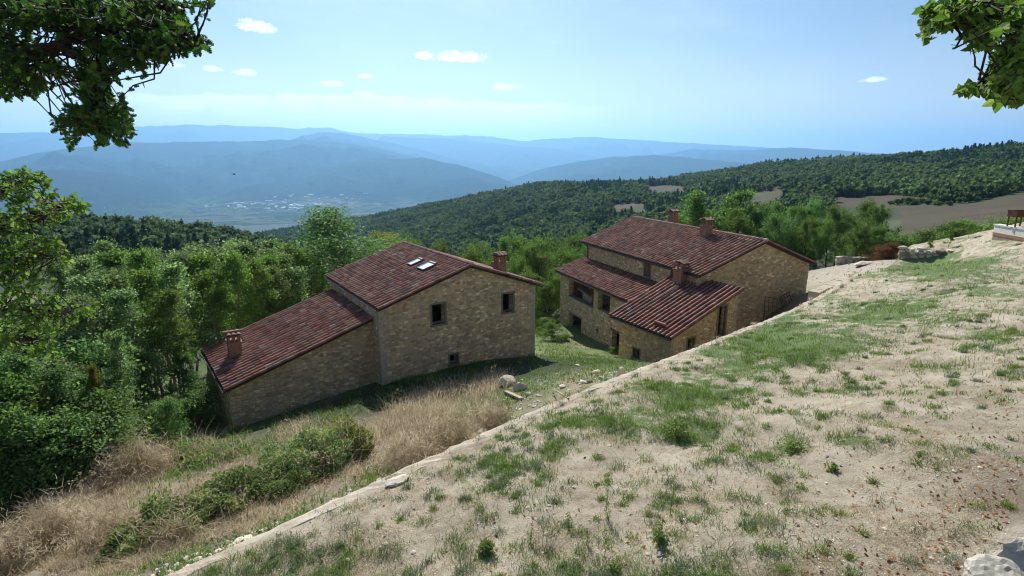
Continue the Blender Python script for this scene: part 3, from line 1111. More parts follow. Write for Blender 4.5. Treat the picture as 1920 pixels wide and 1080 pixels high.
def build_house_a():
    H = empty('stone_farmhouse', (-6.728, 27, -7.39 + ZA), -YA)
    tag(H, 'stone farmhouse with two skylights and a stepped lean-to roof running down to the left', 'house', 'stone farmhouses')
    sh = lambda v: v - np.array([0, 0, ZA])
    sl, sr = 1.696 / 5.368, (1.696 + .046) / (10.306 - 5.368)
    x0, x1, d0, d1, zb = .12, 9.9, .32, 9.25, -7.5
    top = lambda x: (sl * x if x < 5.368 else 1.696 - sr * (x - 5.368)) - .16
    outer = solid([(x0, zb), (x1, zb), (x1, top(x1)), (5.368, top(5.368)), (x0, top(x0))], d0, d1)
    k = .5
    cut = [solid([(x0 + k, zb + .3), (x1 - k, zb + .3), (x1 - k, top(x1 - k) + .5), (5.368, top(5.368) + .5), (x0 + k, top(x0 + k) + .5)], d0 + k, d1 - k)]
    wins = [(3.086, 3.861, -1.464, -.354), (7.577, 8.319, -1.464, -.354), (4.09, 4.58, -3.94, -3.40)]
    for a, b, c, d in wins:
        cut.append(boxcut(a, b, d0 - .4, d0 + k + .4, c, d))
    carve('gable_wall', outer, cut, M['stone_a'], H, sh)
    for a, b, c, d in wins:
        add_window(H, 'd', a, b, c, d, d0, sh, .10)
    for cx_, cy_, zt_, sx_ in ((x0, d0, top(x0) - .05, 1), (x1, d0, top(x1) - .05, -1)):
        quoins(H, (cx_, cy_), -6.0, zt_, sx_, 1, sh, M['quoin'])
    # lean-to
    l0, l1, e0, e1 = -6.95, .12, 1.5, 8.2
    sl2 = 2.34 / 7.2
    lt = lambda x: -.78 + sl2 * (x - .1) - .16
    outer = solid([(l0, zb - 1), (l1, zb - 1), (l1, lt(l1)), (l0, lt(l0))], e0, e1)
    for vv in outer.data.vertices:                       # the end wall is not square to the house
        if vv.co.x < -5 and vv.co.y > 5:
            vv.co.x -= .42
            vv.co.z -= .02
    cut = [solid([(l0 + k, zb - .5), (l1 - .05, zb - .5), (l1 - .05, lt(l1) + .4), (l0 + k, lt(l0 + k) + .4)], e0 + k, e1 - k)]
    carve('lean_to_wall', outer, cut, M['stone_a2'], H, sh)
    # roofs
    Lr = 9.575
    mb = roof_tiles((0, 0, -.05), (0, 1, 0), (1, 0, sl), Lr, 5.368 * math.hypot(1, sl), 26, 11)
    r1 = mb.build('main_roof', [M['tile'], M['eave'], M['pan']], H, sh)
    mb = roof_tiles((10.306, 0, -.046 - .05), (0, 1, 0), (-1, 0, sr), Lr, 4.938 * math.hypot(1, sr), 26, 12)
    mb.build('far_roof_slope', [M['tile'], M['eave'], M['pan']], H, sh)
    ridge_caps((5.368, -.03, 1.70), (5.368, Lr, 1.70), 5).build('ridge_cap', [M['tile'], M['mortar']], r1, sh)
    u = .1 + 7.2
    mb = roof_tiles((-7.1, 1.2, -3.12 - .05), (-.05, 1, 0), (1, 0, sl2), 7.2, 7.5 * math.hypot(1, sl2), 20, 13)
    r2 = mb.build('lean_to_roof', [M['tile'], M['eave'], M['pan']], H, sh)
    half_pipe((-.06, -.05, -.11), (-.06, Lr - .2, -.11)).build('gutter', M['gutter'], r1, sh)
    half_pipe((-7.16, 1.15, -3.24), (-7.52, 8.35, -3.24)).build('gutter', M['gutter'], r2, sh)
    # skylights lying on the slope
    R = Matrix.Rotation(-math.atan(sl), 3, 'Y')
    for (xa, xb, ya, yb) in ((3.47, 4.30, 3.85, 4.45), (3.47, 4.33, 2.15, 2.98)):
        cx, cy = (xa + xb) / 2, (ya + yb) / 2
        c = np.array([cx, cy, sl * cx + .10])
        Rn = np.array(R)
        w, h = (xb - xa) * math.hypot(1, sl), yb - ya
        m = MB()
        for off, sz in (((-w / 2 + .03, 0, 0), (.06, h, .13)), ((w / 2 - .05, 0, .02), (.10, h, .17)), ((0, -h / 2 + .03, 0), (w - .16, .06, .13)), ((0, h / 2 - .03, 0), (w - .16, .06, .13))):
            m.box(c + Rn @ np.array(off), sz, Rn)
        s = m.build('skylight', M['gutter'], r1, sh)
        MB().box(c + Rn @ np.array((-.01, 0, .03)), (w - .17, h - .13, .04), Rn).build('skylight_glass', M['glass'], r1, sh)
    chimney(H, (8.1, 1.45, 1.696 - sr * 2.73), 1.88, .58, .58, sh, 0, 1)
    chimney(H, (-6.15, 4.95, -2.83), -1.42, .62, .72, sh, 1, 2)
    return H


# ------------------------------------------------------------------ the long house with wing and annex (right)
ZB = -6.6


def build_house_b():
    H = empty('stone_farmhouse', (12.368, 36, -7.583 + ZB), -YB)
    tag(H, 'long stone farmhouse with an open loggia wing, a low tiled annex and three chimneys', 'house', 'stone farmhouses')
    sh = lambda v: v - np.array([0, 0, ZB])
    sl, sr = 2.018 / 5.492, (2.018 - .125) / (10.368 - 5.492)
    x0, x1, d0, d1, zb = .3, 10.05, .3, 15.75, -9
    top = lambda x: (sl * x if x < 5.492 else 2.018 - sr * (x - 5.492)) - .17
    k = .5
    outer = solid([(x0, zb), (x1, zb), (x1, top(x1)), (5.492, top(5.492)), (x0, top(x0))], d0, d1)
    cut = [solid([(x0 + k, zb + .3), (x1 - k, zb + .3), (x1 - k, top(x1 - k) + .5), (5.492, top(5.492) + .5), (x0 + k, top(x0 + k) + .5)], d0 + k, d1 - k)]
    ews = [(5.88, 6.66, -1.32, -.30), (2.55, 3.30, -1.32, -.30)]
    for a, b, c, d in ews:
        cut.append(boxcut(x0 - .4, x0 + k + .4, a, b, c, d))
    cut.append(boxcut(x0 - .4, x0 + k + .4, 6.3, 7.3, -5.0, -2.9))        # doorway at the back of the loggia
    carve('main_wall', outer, cut, M['stone_b'], H, sh)
    for a, b, c, d in ews:
        add_window(H, 'w', a, b, c, d, x0, sh, .11)
    quoins(H, (x1, d0), -5.0, top(x1) - .05, -1, 1, sh, M['quoin'])
    # wing with loggia
    w0, w1, f0, f1 = -2.35, .3, 3.6, 15.95
    slw = .97 / 3.0
    wt = lambda x: -1.5 + slw * (x - .3) - .16
    outer = solid([(w0, zb), (w1, zb), (w1, wt(w1)), (w0, wt(w0))], f0, f1)
    kk = .45
    cut = [solid([(w0 + kk, zb + .3), (w1 + .1, zb + .3), (w1 + .1, -5.35), (w0 + kk, -5.35)], f0 + kk, f1 - kk),
           solid([(w0 + kk, -5.1), (w1 + .1, -5.1), (w1 + .1, wt(w1) + .5), (w0 + kk, wt(w0 + kk) + .5)], f0 + kk, f1 - .6)]
    for (a, b, c, d) in ((9.72, 14.2, -4.5, -2.0), (7.15, 9.05, -4.4, -2.0), (11.7, 14.1, -8.2, -5.95), (8.76, 9.1, -6.45, -6.02), (5.6, 6.66, -7.4, -5.5)):
        cut.append(boxcut(w0 - .4, w0 + kk + .2, a, b, c, d))
    carve('loggia_wall', outer, cut, M['stone_b2'], H, sh)
    MB().box((w0 + .21, 12.9, -5.86), (.44, 3.0, .17)).build('lintel', M['greywood'], H, sh)
    MB().box((w0 + .21, 6.1, -5.42), (.44, 1.7, .15)).build('lintel', M['wood'], H, sh)
    fix_normals(MB().box((w0 + .2, 11.95, -4.47), (.52, 4.46, .06)).build('loggia_sill', M['frame'], H, sh))
    MB().box((w0 + .62, 12.2, -3.75), (.5, 2.2, .07), np.array(Matrix.Rotation(.12, 3, 'X'))).box((w0 + .75, 11.9, -4.28), (.3, 1.6, .95)).build('plank_shelf', M['greywood'], H, sh)
    # roofs
    Lr = 16.51
    mb = roof_tiles((0, 0, -.05), (0, 1, 0), (1, 0, sl), Lr, 5.492 * math.hypot(1, sl), 45, 21)
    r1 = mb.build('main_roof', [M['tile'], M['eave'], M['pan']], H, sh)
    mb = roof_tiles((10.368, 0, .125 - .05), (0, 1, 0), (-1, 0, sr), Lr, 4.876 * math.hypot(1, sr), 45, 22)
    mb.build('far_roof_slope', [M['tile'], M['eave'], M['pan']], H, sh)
    ridge_caps((5.492, -.03, 2.03), (5.492, Lr, 2.03), 6).build('ridge_cap', [M['tile'], M['mortar']], r1, sh)
    MB().tube([(5.492, -.02, 2.02), (5.492, Lr, 2.02)], .12, 6).build('ridge_mortar', M['mortar'], r1, sh)
    mb = roof_tiles((-2.75, 3.3, -2.47 - .05), (0, 1, 0), (1, 0, slw), 12.9, 3.05 * math.hypot(1, slw), 35, 23)
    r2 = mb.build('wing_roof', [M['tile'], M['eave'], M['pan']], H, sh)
    half_pipe((-.07, -.1, -.12), (-.07, Lr - .1, -.12), .085).build('gutter', M['gutter'], r1, sh)
    half_pipe((-2.83, 3.5, -2.60), (-2.83, 16.2, -2.60), .085).build('gutter', M['gutter'], r2, sh)
    MB().tube([(-.07, 15.6, -.15), (.1, 15.6, -.3), (.22, 15.6, -.5), (.22, 15.6, -1.6)], .05, 6).build('downpipe', M['gutter'], H, sh)
    # annex, turned by eight degrees
    th = math.radians(8)
    ox, oy, oz = -4.45, -3.25, -2.8
    # C frame yaw -29 against -21.05: local axes expressed in the frame of the house
    wx, wy = math.cos(math.radians(7.95)), math.sin(math.radians(7.95))

    def cx(v):
        return np.stack([ox + v[:, 0] * wx - v[:, 1] * wy, oy + v[:, 0] * wy + v[:, 1] * wx, v[:, 2] + oz - ZB], -1)
    sa = .391
    at_ = lambda x: sa * x - .16
    a0, a1, b0, b1, zb2 = .3, 5.9, .25, 4.95, -6.5
    outer = solid([(a0, zb2), (a1, zb2), (a1, at_(a1)), (a0, at_(a0))], b0, b1)
    cut = [solid([(a0 + .4, zb2 + .3), (a1 - .4, zb2 + .3), (a1 - .4, at_(a1 - .4) + .4), (a0 + .4, at_(a0 + .4) + .4)], b0 + .4, b1 - .4)]
    cut.append(boxcut(4.22, 4.92, b0 - .4, b0 + .8, -1.1, 1.29))
    cut.append(boxcut(1.70, 2.28, b0 - .4, b0 + .8, -1.2, -.40))
    cut.append(boxcut(a0 - .4, a0 + .8, 2.92, 3.5, -2.32, -1.74))
    carve('annex_wall', outer, cut, M['stone_c'], H, cx)
    quoins(H, (a0, b0), -4.5, at_(a0) - .05, 1, 1, cx, M['quoin'])
    quoins(H, (a1, b0), -4.5, at_(a1) - .05, -1, 1, cx, M['quoin'])
    dw = add_window(H, 'd', 4.22, 4.92, -1.1, 1.29, b0, cx, .12, 'door_frame', False)
    MB().box((4.42, b0 + .30, .10), (.38, .05, 2.36)).box((4.44, b0 + .27, .2), (.28, .02, .9)).build('door', M['wood'], H, cx)
    add_window(H, 'd', 1.70, 2.28, -1.2, -.40, b0, cx, .12)
    add_window(H, 'w', 2.92, 3.5, -2.32, -1.74, a0, cx, .10)
    mb = roof_tiles((0, 0, -.05), (0, 1, 0), (1, 0, sa), 5.7, 6.06 * math.hypot(1, sa), 16, 24)
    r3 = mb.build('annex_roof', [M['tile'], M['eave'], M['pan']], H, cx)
    half_pipe((-.07, -.06, -.12), (-.07, 5.8, -.12), .085).build('gutter', M['gutter'], r3, cx)
    MB().tube([(4.6, 3.92, 4.6 * sa + .13), (.25, 4.2, .25 * sa + .11)], .02, 5).tube([(4.6, 4.02, 4.6 * sa + .13), (.25, 4.3, .25 * sa + .11)], .02, 5).build('cable_pipe', M['pipe'], r3, cx)
    MB().tube([(.55, 1.0, .43), (.55, 1.95, .43)], .1, 7, .6).box((.62, 1.45, .28), (.25, .5, .2), rnd=.2).build('vent_tile', [M['tile']], r3, cx)
    chimney(H, (4.72, 5.25, 1.69), 3.05, .66, .66, sh, 0, 3)
    chimney(H, (6.35, 11.55, 1.6), 3.12, .62, .62, sh, 0, 4)
    chimney(H, (5.17, 4.5, 2.02), 3.42, .78, .78, cx, 0, 5)
    return H


build_house_a()
build_house_b()


# ------------------------------------------------------------------ retaining wall, kerbs, ruined walls
def m_concrete(N):
    o = N.obj()
    n = N.math('ADD', N.math('MULTIPLY', N.noise(o, 1.3, 6, .7), .6), N.math('MULTIPLY', N.noise(o, 22, 5, .75), .5))
    c = N.ramp(n, [(.35, (.22, .185, .14)), (.5, (.42, .365, .28)), (.75, (.60, .54, .43))])
    return {'Base Color': c, 'Roughness': .95, 'Normal': N.bump(n, .8, .05)}


M['cope'] = material('sandy_mortar_cope', m_concrete)
M['rock'] = material('pale_rock', m_plain((.60, .53, .42), var=.38, sc=3))
M['rockdark'] = material('grey_rock', m_plain((.30, .26, .20), var=.4, sc=3))
M['white'] = material('white_render', m_plain((.70, .68, .62), var=.22, sc=3))
M['redbrick'] = material('red_brick', m_plain((.34, .16, .11), var=.35, sc=9))


def build_retaining_wall():
    rng = np.random.default_rng(3)
    root = empty('retaining_wall', (*xy(-1, -.2), -8.5))
    tag(root, 'long low retaining wall with a sandy mortar top along the edge of the sloping lawn', 'wall')
    ss = np.arange(-7, 38.6, .22)
    off = lambda p: p - np.array([*xy(-1, -.2), -8.5])
    n = len(ss)
    wob = (fbm(ss / 1.3, ss * 0 + 2, 4) - .5) * .07
    hgt = (fbm(ss / .9, ss * 0 + 8, 4) - .5) * .05
    thick = .25
    for name, prof, mat in (('wall_body', [(-thick, -4.2), (-thick + .02, -.09), (.12, -.09), (.12, -4.2)], M['stone_b2']),
                            ('wall_cope', [(-thick - .04, -.20), (-thick - .03, -.06), (-thick * .6, .0), (-.02, .015), (.10, .02), (.24, -.10)], M['cope'])):
        V = []
        for i, s in enumerate(ss):
            for t, z in prof:
                jt = 0 if name == 'wall_body' else rng.normal(0, .018)
                x, y = xy(s, t + wob[i] * .6 + jt)
                V.append((x, y, float(wall_top(s)) + z + (hgt[i] if z > -1 else 0) + (0 if name == 'wall_body' else rng.normal(0, .012))))
        k = len(prof)
        i = np.arange(n - 1)[:, None] * k
        j = np.arange(k - 1)[None]
        f = np.stack([i + j, i + j + 1, i + k + j + 1, i + k + j], -1).reshape(-1, 4)
        mb = MB().add(np.array(V), f, smooth=False)
        mb.add(np.array(V)[-k:], np.arange(k)[None])
        o = mb.build(name, mat, root, off)
        fix_normals(o)
        uv_by_side(o.data)


build_retaining_wall()


def rock_mb(mb, c, size, seed, rot=0.0, mi=0, sub=2):
    """one irregular angular stone"""
    rng = np.random.default_rng(seed)
    bm = bmesh.new()
    bmesh.ops.create_icosphere(bm, subdivisions=sub, radius=1)
    v = np.array([x.co[:] for x in bm.verts])
    f = np.array([[w.index for w in p.verts] for p in bm.faces])
    bm.free()
    for _ in range(9):                       # chop with random planes: flat broken faces
        n = unit(rng.normal(size=3))
        d = rng.uniform(.55, .9)
        h = v @ n - d
        v = v - np.outer(np.maximum(h, 0) * .92, n)
    v *= 1 + rng.normal(0, .022, (len(v), 1))
    v *= (1 + .22 * (fbm(v[:, 0] * 2.3 + seed % 97, v[:, 1] * 2.3 + v[:, 2] * 1.9 + 7, 4) - .5))[:, None]
    v = v * np.asarray(size) / 2 * 1.15
    a = rot
    R = np.array([[math.cos(a), -math.sin(a), 0], [math.sin(a), math.cos(a), 0], [0, 0, 1]])
    return mb.add(v @ R.T + np.asarray(c), f, float(rng.random()), mi)


def stone_course_wall(name, p0, p1, h0, h1, depth, label, cat, mats, seed, size=.42, group=None):
    """dry wall of separate broken stones, one mesh"""
    rng = np.random.default_rng(seed)
    p0, p1 = np.asarray(p0, float), np.asarray(p1, float)
    L = np.linalg.norm((p1 - p0)[:2])
    d = (p1 - p0) / L
    ang = math.atan2(d[1], d[0])
    mb = MB()
    m_ = (p0 + p1) / 2
    # core so that no light shows through
    x = 0
    n = max(2, int(L / .5))
    for i in range(n):
        q = (i + .5) / n
        hh = (h0 + (h1 - h0) * q) * .8
        c = p0 + d * L * q
        mb.box((c[0], c[1], c[2] + hh / 2 - .2), (L / n * 1.02 + .004 * (i % 2), depth * .55 - .006 * (i % 2), hh + .4), np.array(Matrix.Rotation(ang, 3, 'Z')), .3, 1)
    row, z = 0, 0.0
    hm = max(h0, h1)
    while z < hm:
        rh = size * rng.uniform(.45, .8)
        x = rng.uniform(-.2, 0)
        while x < L:
            w = size * rng.uniform(.6, 1.6)
            q = min(max((x + w / 2) / L, 0), 1)
            lim = (h0 + (h1 - h0) * q) * rng.uniform(.85, 1.1)
            if z + rh * .5 < lim:
                c = p0 + d * (x + w / 2) + np.array([0, 0, z + rh / 2])
                rock_mb(mb, c + rng.normal(0, .02, 3), (w * 1.05, depth * rng.uniform(.9, 1.15), rh * 1.15), int(rng.integers(1e6)), ang + rng.normal(0, .06), int(rng.random() < .25), 1)
            x += w
        z += rh * .92
    o = mb.build(name, mats, loc=tuple(m_), xf=lambda v: v - m_)
    tag(o, label, cat, group)
    return o


def on(x, y, dz=0.0):
    return (x, y, gz(x, y) + dz)


def build_walls_right():
    a, b = on(28.0, 40.2), on(31.6, 38.3)
    za = min(a[2], b[2])
    stone_course_wall('dry_stone_wall', (27.9, 39.6, -7.7), (31.6, 37.6, -7.1), 1.35, .85, .6, 'tumbled dry stone wall of pale blocks holding up the far edge of the lawn', 'wall', [M['rock'], M['rockdark']], 5, .46)
    p, q = at(1568, 503, 49), at(1655, 492, 51)
    stone_course_wall('ruined_wall', (p[0], p[1], gz(p[0], p[1]) - .2), (q[0], q[1], gz(q[0], q[1]) - .2), 1.2, 1.3, .6, 'broken grey stone wall beyond the gravel beside the dark trees', 'wall', [M['rockdark'], M['rock']], 6, .5)
    p, q = at(1526, 547, 33), at(1606, 512, 38.5)
    R = np.array(Matrix.Rotation(math.atan2(q[1] - p[1], q[0] - p[0]), 3, 'Z'))
    L = math.hypot(*(q - p)[:2])
    mb = MB()
    rng = np.random.default_rng(4)
    n = 9
    dvec = (q - p) / n
    for i in range(n):
        c = p + dvec * (i + .5)
        mb.box(c + np.array([0, 0, -1.0 + rng.normal(0, .012)]), (L / n * .985, .62 + rng.normal(0, .02), 2.0), R, rng.random())
    tag(mb.build('stone_kerb', M['cope'], loc=tuple(p), xf=lambda v: v - p), 'thick straight stone kerb rising beside the gravel right of the long house', 'kerb')
    # white topped low wall with the brazier at the right edge
    p, q = at(1868, 434, 36.5), at(1990, 450, 31.5)
    R = np.array(Matrix.Rotation(math.atan2(q[1] - p[1], q[0] - p[0]), 3, 'Z'))
    L = math.hypot(*(q - p)[:2])
    root = empty('low_wall', (p[0], p[1], gz(p[0], p[1])))
    tag(root, 'low white plastered wall with red brick base at the right edge of the lawn', 'wall')
    off = lambda v: v - np.array([p[0], p[1], gz(p[0], p[1])])
    m1, m2, m3 = MB(), MB(), MB()
    zt = at(1868, 421, 36.5)[2]
    c = (p + q) / 2
    zz = zt - .02
    m1.box((c[0], c[1], zz - .58), (L + .02, .38, .2), R)
    m1.box((c[0], c[1], zz - 1.45), (L, .33, 1.53), R, mi=1)
    m2.box((c[0], c[1], zz - .25), (L + .01, .37, .46), R)
    m3.box((c[0], c[1], zz + .02), (L + .08, .46, .08), R)
    o = m1.build('brick_base', [M['redbrick'], M['rockdark']], root, off)
    m2.build('plaster_band', M['white'], root, off)
    m3.build('coping', M['white'], root, off)
    b = empty('brazier', tuple(at(1906, 420, 35.0)))
    tag(b, 'rusty brown metal brazier box on thin legs standing on the low white wall', 'brazier')
    o = at(1908, 422, 35.0)
    o[2] = zz + .06
    b.location = tuple(o)
    mm = MB()
    z0, z1 = .62, 1.02
    for off_, sz in (((0, -.32, (z0 + z1) / 2), (.95, .03, z1 - z0)), ((0, .32, (z0 + z1) / 2), (.95, .03, z1 - z0)), ((-.46, 0, (z0 + z1) / 2), (.03, .61, z1 - z0)), ((.46, 0, (z0 + z1) / 2), (.03, .61, z1 - z0)),
                     ((0, 0, z0 + .015), (.89, .61, .03)), ((0, -.34, z1 - .02), (1.02, .05, .05)), ((0, .34, z1 - .02), (1.02, .05, .05))):
        mm.box(off_, sz)
    mm.build('fire_box', M['rust'], b)
    for sx in (-1, 1):
        for sy in (-1, 1):
            MB().box((sx * .40, sy * .28, z0 / 2), (.06, .06, z0)).build('leg', M['rust'], b)


build_walls_right()


# ------------------------------------------------------------------ plant materials
def m_leaf(c0, c1, c2, trans=.4, gloss=.3, orange=0.0):
    def fn(N):
        r = N.attr('rnd')
        oi = N.n('ShaderNodeObjectInfo').outputs['Random']
        c = N.ramp(r, [(0, c0), (.55, c1), (.94 - orange, c2), (1, c2 if not orange else (.35, .14, .02))])
        c = N.hsv(c, N.math('ADD', .495, N.math('MULTIPLY', oi, .025)), .95, N.math('ADD', .8, N.math('MULTIPLY', oi, .4)))
        d = N.n('ShaderNodeBsdfPrincipled', {'Base Color': c, 'Roughness': .62, 'Specular IOR Level': gloss * .45})
        t = N.n('ShaderNodeBsdfTranslucent', {'Color': N.hsv(c, .492, 1.1, 1.7)})
        m = N.n('ShaderNodeMixShader', {0: trans, 1: d.outputs[0], 2: t.outputs[0]})
        return m.outputs[0]
    return fn


M['leaf_grove'] = material('leaf_grove', m_leaf((0.072, 0.125, 0.040), (0.140, 0.218, 0.072), (0.308, 0.400, 0.157), .46, .3))
M['leaf_dark'] = material('leaf_dark', m_leaf((0.059, 0.130, 0.039), (0.107, 0.204, 0.055), (0.220, 0.325, 0.090), .40, .35))
M['leaf_oak'] = material('leaf_oak', m_leaf((0.048, 0.101, 0.022), (0.097, 0.180, 0.036), (0.209, 0.286, 0.066), .38, .35))
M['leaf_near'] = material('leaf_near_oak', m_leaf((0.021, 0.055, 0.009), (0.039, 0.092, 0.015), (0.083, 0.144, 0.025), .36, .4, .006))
M['leaf_light'] = material('leaf_light', m_leaf((0.060, 0.126, 0.020), (0.110, 0.198, 0.034), (0.204, 0.294, 0.060), .44, .35))
M['leaf_yellow'] = material('leaf_yellow', m_leaf((0.094, 0.131, 0.022), (0.156, 0.200, 0.035), (0.250, 0.263, 0.062), .45, .25))
M['leaf_wood'] = material('leaf_hill_forest', m_leaf((.036, .062, .024), (.058, .090, .032), (.090, .122, .044), .34, .1))
M['leaf_wood2'] = material('leaf_hill_forest_light', m_leaf((0.072, 0.108, 0.031), (0.108, 0.151, 0.043), (0.151, 0.187, 0.058), .22, .1))
M['leaf_pine'] = material('leaf_pine', m_leaf((0.019, 0.051, 0.024), (0.035, 0.078, 0.032), (0.066, 0.112, 0.044), .15, .1))
M['leaf_bramble'] = material('leaf_bramble', m_leaf((0.090, 0.150, 0.038), (0.162, 0.240, 0.066), (0.348, 0.384, 0.156), .38, .35))
M['leaf_rust'] = material('dead_brown_leaf', m_leaf((.09, .035, .02), (.15, .06, .03), (.22, .10, .045), .25, .1))
M['leaf_orange'] = material('leaf_orange', m_leaf((.05, .10, .02), (.09, .13, .03), (.36, .14, .02), .4, .2))
M['bark'] = material('bark', m_plain((.19, .165, .13), var=.4, sc=9))
M['bark_dark'] = material('dark_bark', m_plain((.045, .036, .028), var=.4, sc=9))


def m_straw(c0, c1, c2, tr=.25):
    def fn(N):
        c = N.ramp(N.attr('rnd'), [(0, c0), (.5, c1), (1, c2)])
        d = N.n('ShaderNodeBsdfDiffuse', {'Color': c})
        t = N.n('ShaderNodeBsdfTranslucent', {'Color': c})
        return N.n('ShaderNodeMixShader', {0: tr, 1: d.outputs[0], 2: t.outputs[0]}).outputs[0]
    return fn


M['straw'] = material('dry_straw', m_straw((.25, .195, .12), (.52, .43, .29), (.80, .70, .52), .48))
M['grass'] = material('green_grass', m_straw((0.075, 0.139, 0.025), (0.160, 0.265, 0.054), (0.361, 0.446, 0.128), .35))
M['weed'] = material('pale_weed', m_straw((.13, .19, .05), (.20, .28, .08), (.30, .38, .14), .4))
M['sage'] = material('grey_green_weed', m_straw((0.088, 0.136, 0.072), (0.160, 0.224, 0.120), (0.304, 0.352, 0.224), .3))


# ------------------------------------------------------------------ leaf geometry
def frames(rng, n, up=0.5):
    nrm = rng.normal(size=(n, 3))
    nrm[:, 2] += up
    nrm = unit(nrm)
    a = unit(np.cross(nrm, rng.normal(size=(n, 3))))
    return nrm, a, np.cross(nrm, a)


THIN = np.array([[0, 0], [.14, .42], [0, 1.0], [-.14, .42]])
STALK = np.array([[-.03, 0], [.03, 0], [.02, .6], [0, 1.0], [-.02, .6]])
KITE = np.array([[0, 0], [.32, .42], [0, 1.0], [-.32, .42]])


def leaf_cloud(mb, rng, cen, size, up=.5, droop=0.0, rnd=None, mi=0, shape=KITE):
    n = len(cen)
    nrm, a, b = frames(rng, n, up)
    a[:, 2] -= droop
    a = unit(a)
    b = unit(np.cross(nrm, a))
    sz = size * rng.uniform(.65, 1.35, n)
    k = len(shape)
    v = cen[:, None] + (b[:, None] * shape[None, :, :1] + a[:, None] * (shape[None, :, 1:] - .4)) * sz[:, None, None]
    f = np.arange(n * k).reshape(n, k)
    mb.add(v.reshape(-1, 3), f, np.clip(rng.beta(2, 2, n), 0, 1) if rnd is None else rnd, mi)


def limb_path(rng, p0, p1, n=5, wob=.08, sag=0.0):
    t = np.linspace(0, 1, n)[:, None]
    L = np.linalg.norm(np.asarray(p1) - np.asarray(p0))
    p = np.asarray(p0) * (1 - t) + np.asarray(p1) * t
    p = p + rng.normal(0, wob * L / n, (n, 3)) * np.sin(t * math.pi) * 1.6
    p[:, 2] += sag * L * (t[:, 0] * (1 - t[:, 0]))
    return p


def tree_proto(seed, H, env, n_limb, per_limb, n_leaf, leaf, spread, trunk_r, up=.5, base=.2, lean=.04, drop=0.0, twin=False, rise=(.1, .75)):
    """trunk with limbs and a crown of leaf sized faces gathered round the limb ends. env(h in 0..1) -> crown radius"""
    rng = np.random.default_rng(seed)
    tk, cr = MB(), MB()
    stems = [np.array([rng.normal(0, lean) * H, rng.normal(0, lean) * H, H * .93])]
    if twin:
        stems = [np.array([-.18 * H, .02 * H, H * .9]), np.array([.20 * H, -.03 * H, H * .93])]
    tips = []
    for top in stems:
        path = limb_path(rng, (0, 0, -.4), top, 9, .10)
        tk.tube(path, np.linspace(trunk_r, trunk_r * .16, 9) * np.r_[1.35, np.ones(8)], 7)
        for i in range(n_limb):
            h = base + (1 - base) * ((i + rng.random()) / n_limb) ** .9
            hh = min(h * .93, .99)
            o = path[0] + 0
            q = hh * 8
            k = int(min(q, 7))
            o = path[k] * (1 - (q - k)) + path[k + 1] * (q - k)
            az = rng.uniform(0, 2 * math.pi)
            R = env(h) * rng.uniform(.65, 1.1)
            end = o + np.array([math.cos(az) * R, math.sin(az) * R, R * rng.uniform(*rise) * (1 - drop) + .02 * H])
            lp = limb_path(rng, o, end, 5, .22, .12)
            r0 = trunk_r * (.42 - .25 * h)
            tk.tube(lp, np.linspace(max(r0, .02), max(r0 * .25, .008), 5), 5)
            for j in range(per_limb):
                t = rng.uniform(.35, 1.05)
                q = min(t, 1) * 4
                k = int(min(q, 3))
                p = lp[k] * (1 - (q - k)) + lp[k + 1] * (q - k)
                e = p + rng.normal(0, 1, 3) * np.array([1, 1, .8]) * env(h) * .26
                if rng.random() < .5:
                    tk.tube(np.array([p, (p + e) / 2 + rng.normal(0, .03, 3), e]), [max(r0 * .3, .01), .01, .005], 4, cap=False)
                tips.append(e)
    tips = np.array(tips)
    w = rng.gamma(2.0, 1.0, len(tips))
    cnt = np.maximum(1, (w / w.sum() * n_leaf)).astype(int)
    cen = np.repeat(tips, cnt, axis=0)
    sp = np.repeat(spread * rng.uniform(.6, 1.35, len(tips)), cnt)
    cen = cen + rng.normal(size=cen.shape) * sp[:, None] * np.array([1, 1, .72])
    cen = cen[cen[:, 2] > .06 * H]
    tone = np.repeat(rng.normal(0, .16, len(tips)), cnt)[:len(cen)]
    leaf_cloud(cr, rng, cen, leaf, up, .25, np.clip(rng.beta(2, 2, len(cen)) + tone, 0, 1))
    return tk, cr


def make_tree(name, seed, mats, **kw):
    tk, cr = tree_proto(seed, **kw)
    root = empty(name, (0, 0, 0))
    tk.build('trunk', mats[0], root)
    cr.build('crown', mats[1], root)
    root['H'] = float(kw['H'])
    return root


def place(root, x, y, z, s, rz, label, cat, group=None, first=False, mat=None, sx=1.0):
    o = root if first else copy_tree(root)
    o.location = (x, y, z)
    o.rotation_euler = (0, 0, rz)
    o.scale = (s * sx, s * sx, s)
    tag(o, label, cat, group)
    if mat is not None:
        for c in o.children:
            if c.name.startswith('crown'):
                c.material_slots[0].link = 'OBJECT'
                c.material_slots[0].material = mat
    return o


class Kind:
    """prototypes of one kind: the first use places the prototype itself, later ones copies"""

    def __init__(s, protos):
        s.p = protos
        s.used = [False] * len(protos)
        s.i = 0

    def put(s, u, vtop, y, label, cat, group=None, mat=None, width=1.0, which=None, sink=0.0):
        q = at(u, vtop, y)
        z = gz(q[0], q[1]) - sink
        k = s.i % len(s.p) if which is None else which
        s.i += 1
        r = s.p[k]
        sc = (q[2] - z) / r['H']
        o = place(r, q[0], q[1], z, sc, RNG.uniform(0, 6.28), label, cat, group, not s.used[k], mat, width)
        s.used[k] = True
        return o


env_slim = lambda h: 1.15 * (max(0.0, math.sin(math.pi * min(1, .12 + .86 * h)))) ** .7
env_oak = lambda h: 4.3 * (max(0.0, math.sin(math.pi * min(1, .10 + .84 * h)))) ** .65
env_tall = lambda h: 2.9 * (max(0.0, math.sin(math.pi * min(1, .08 + .86 * h)))) ** .8


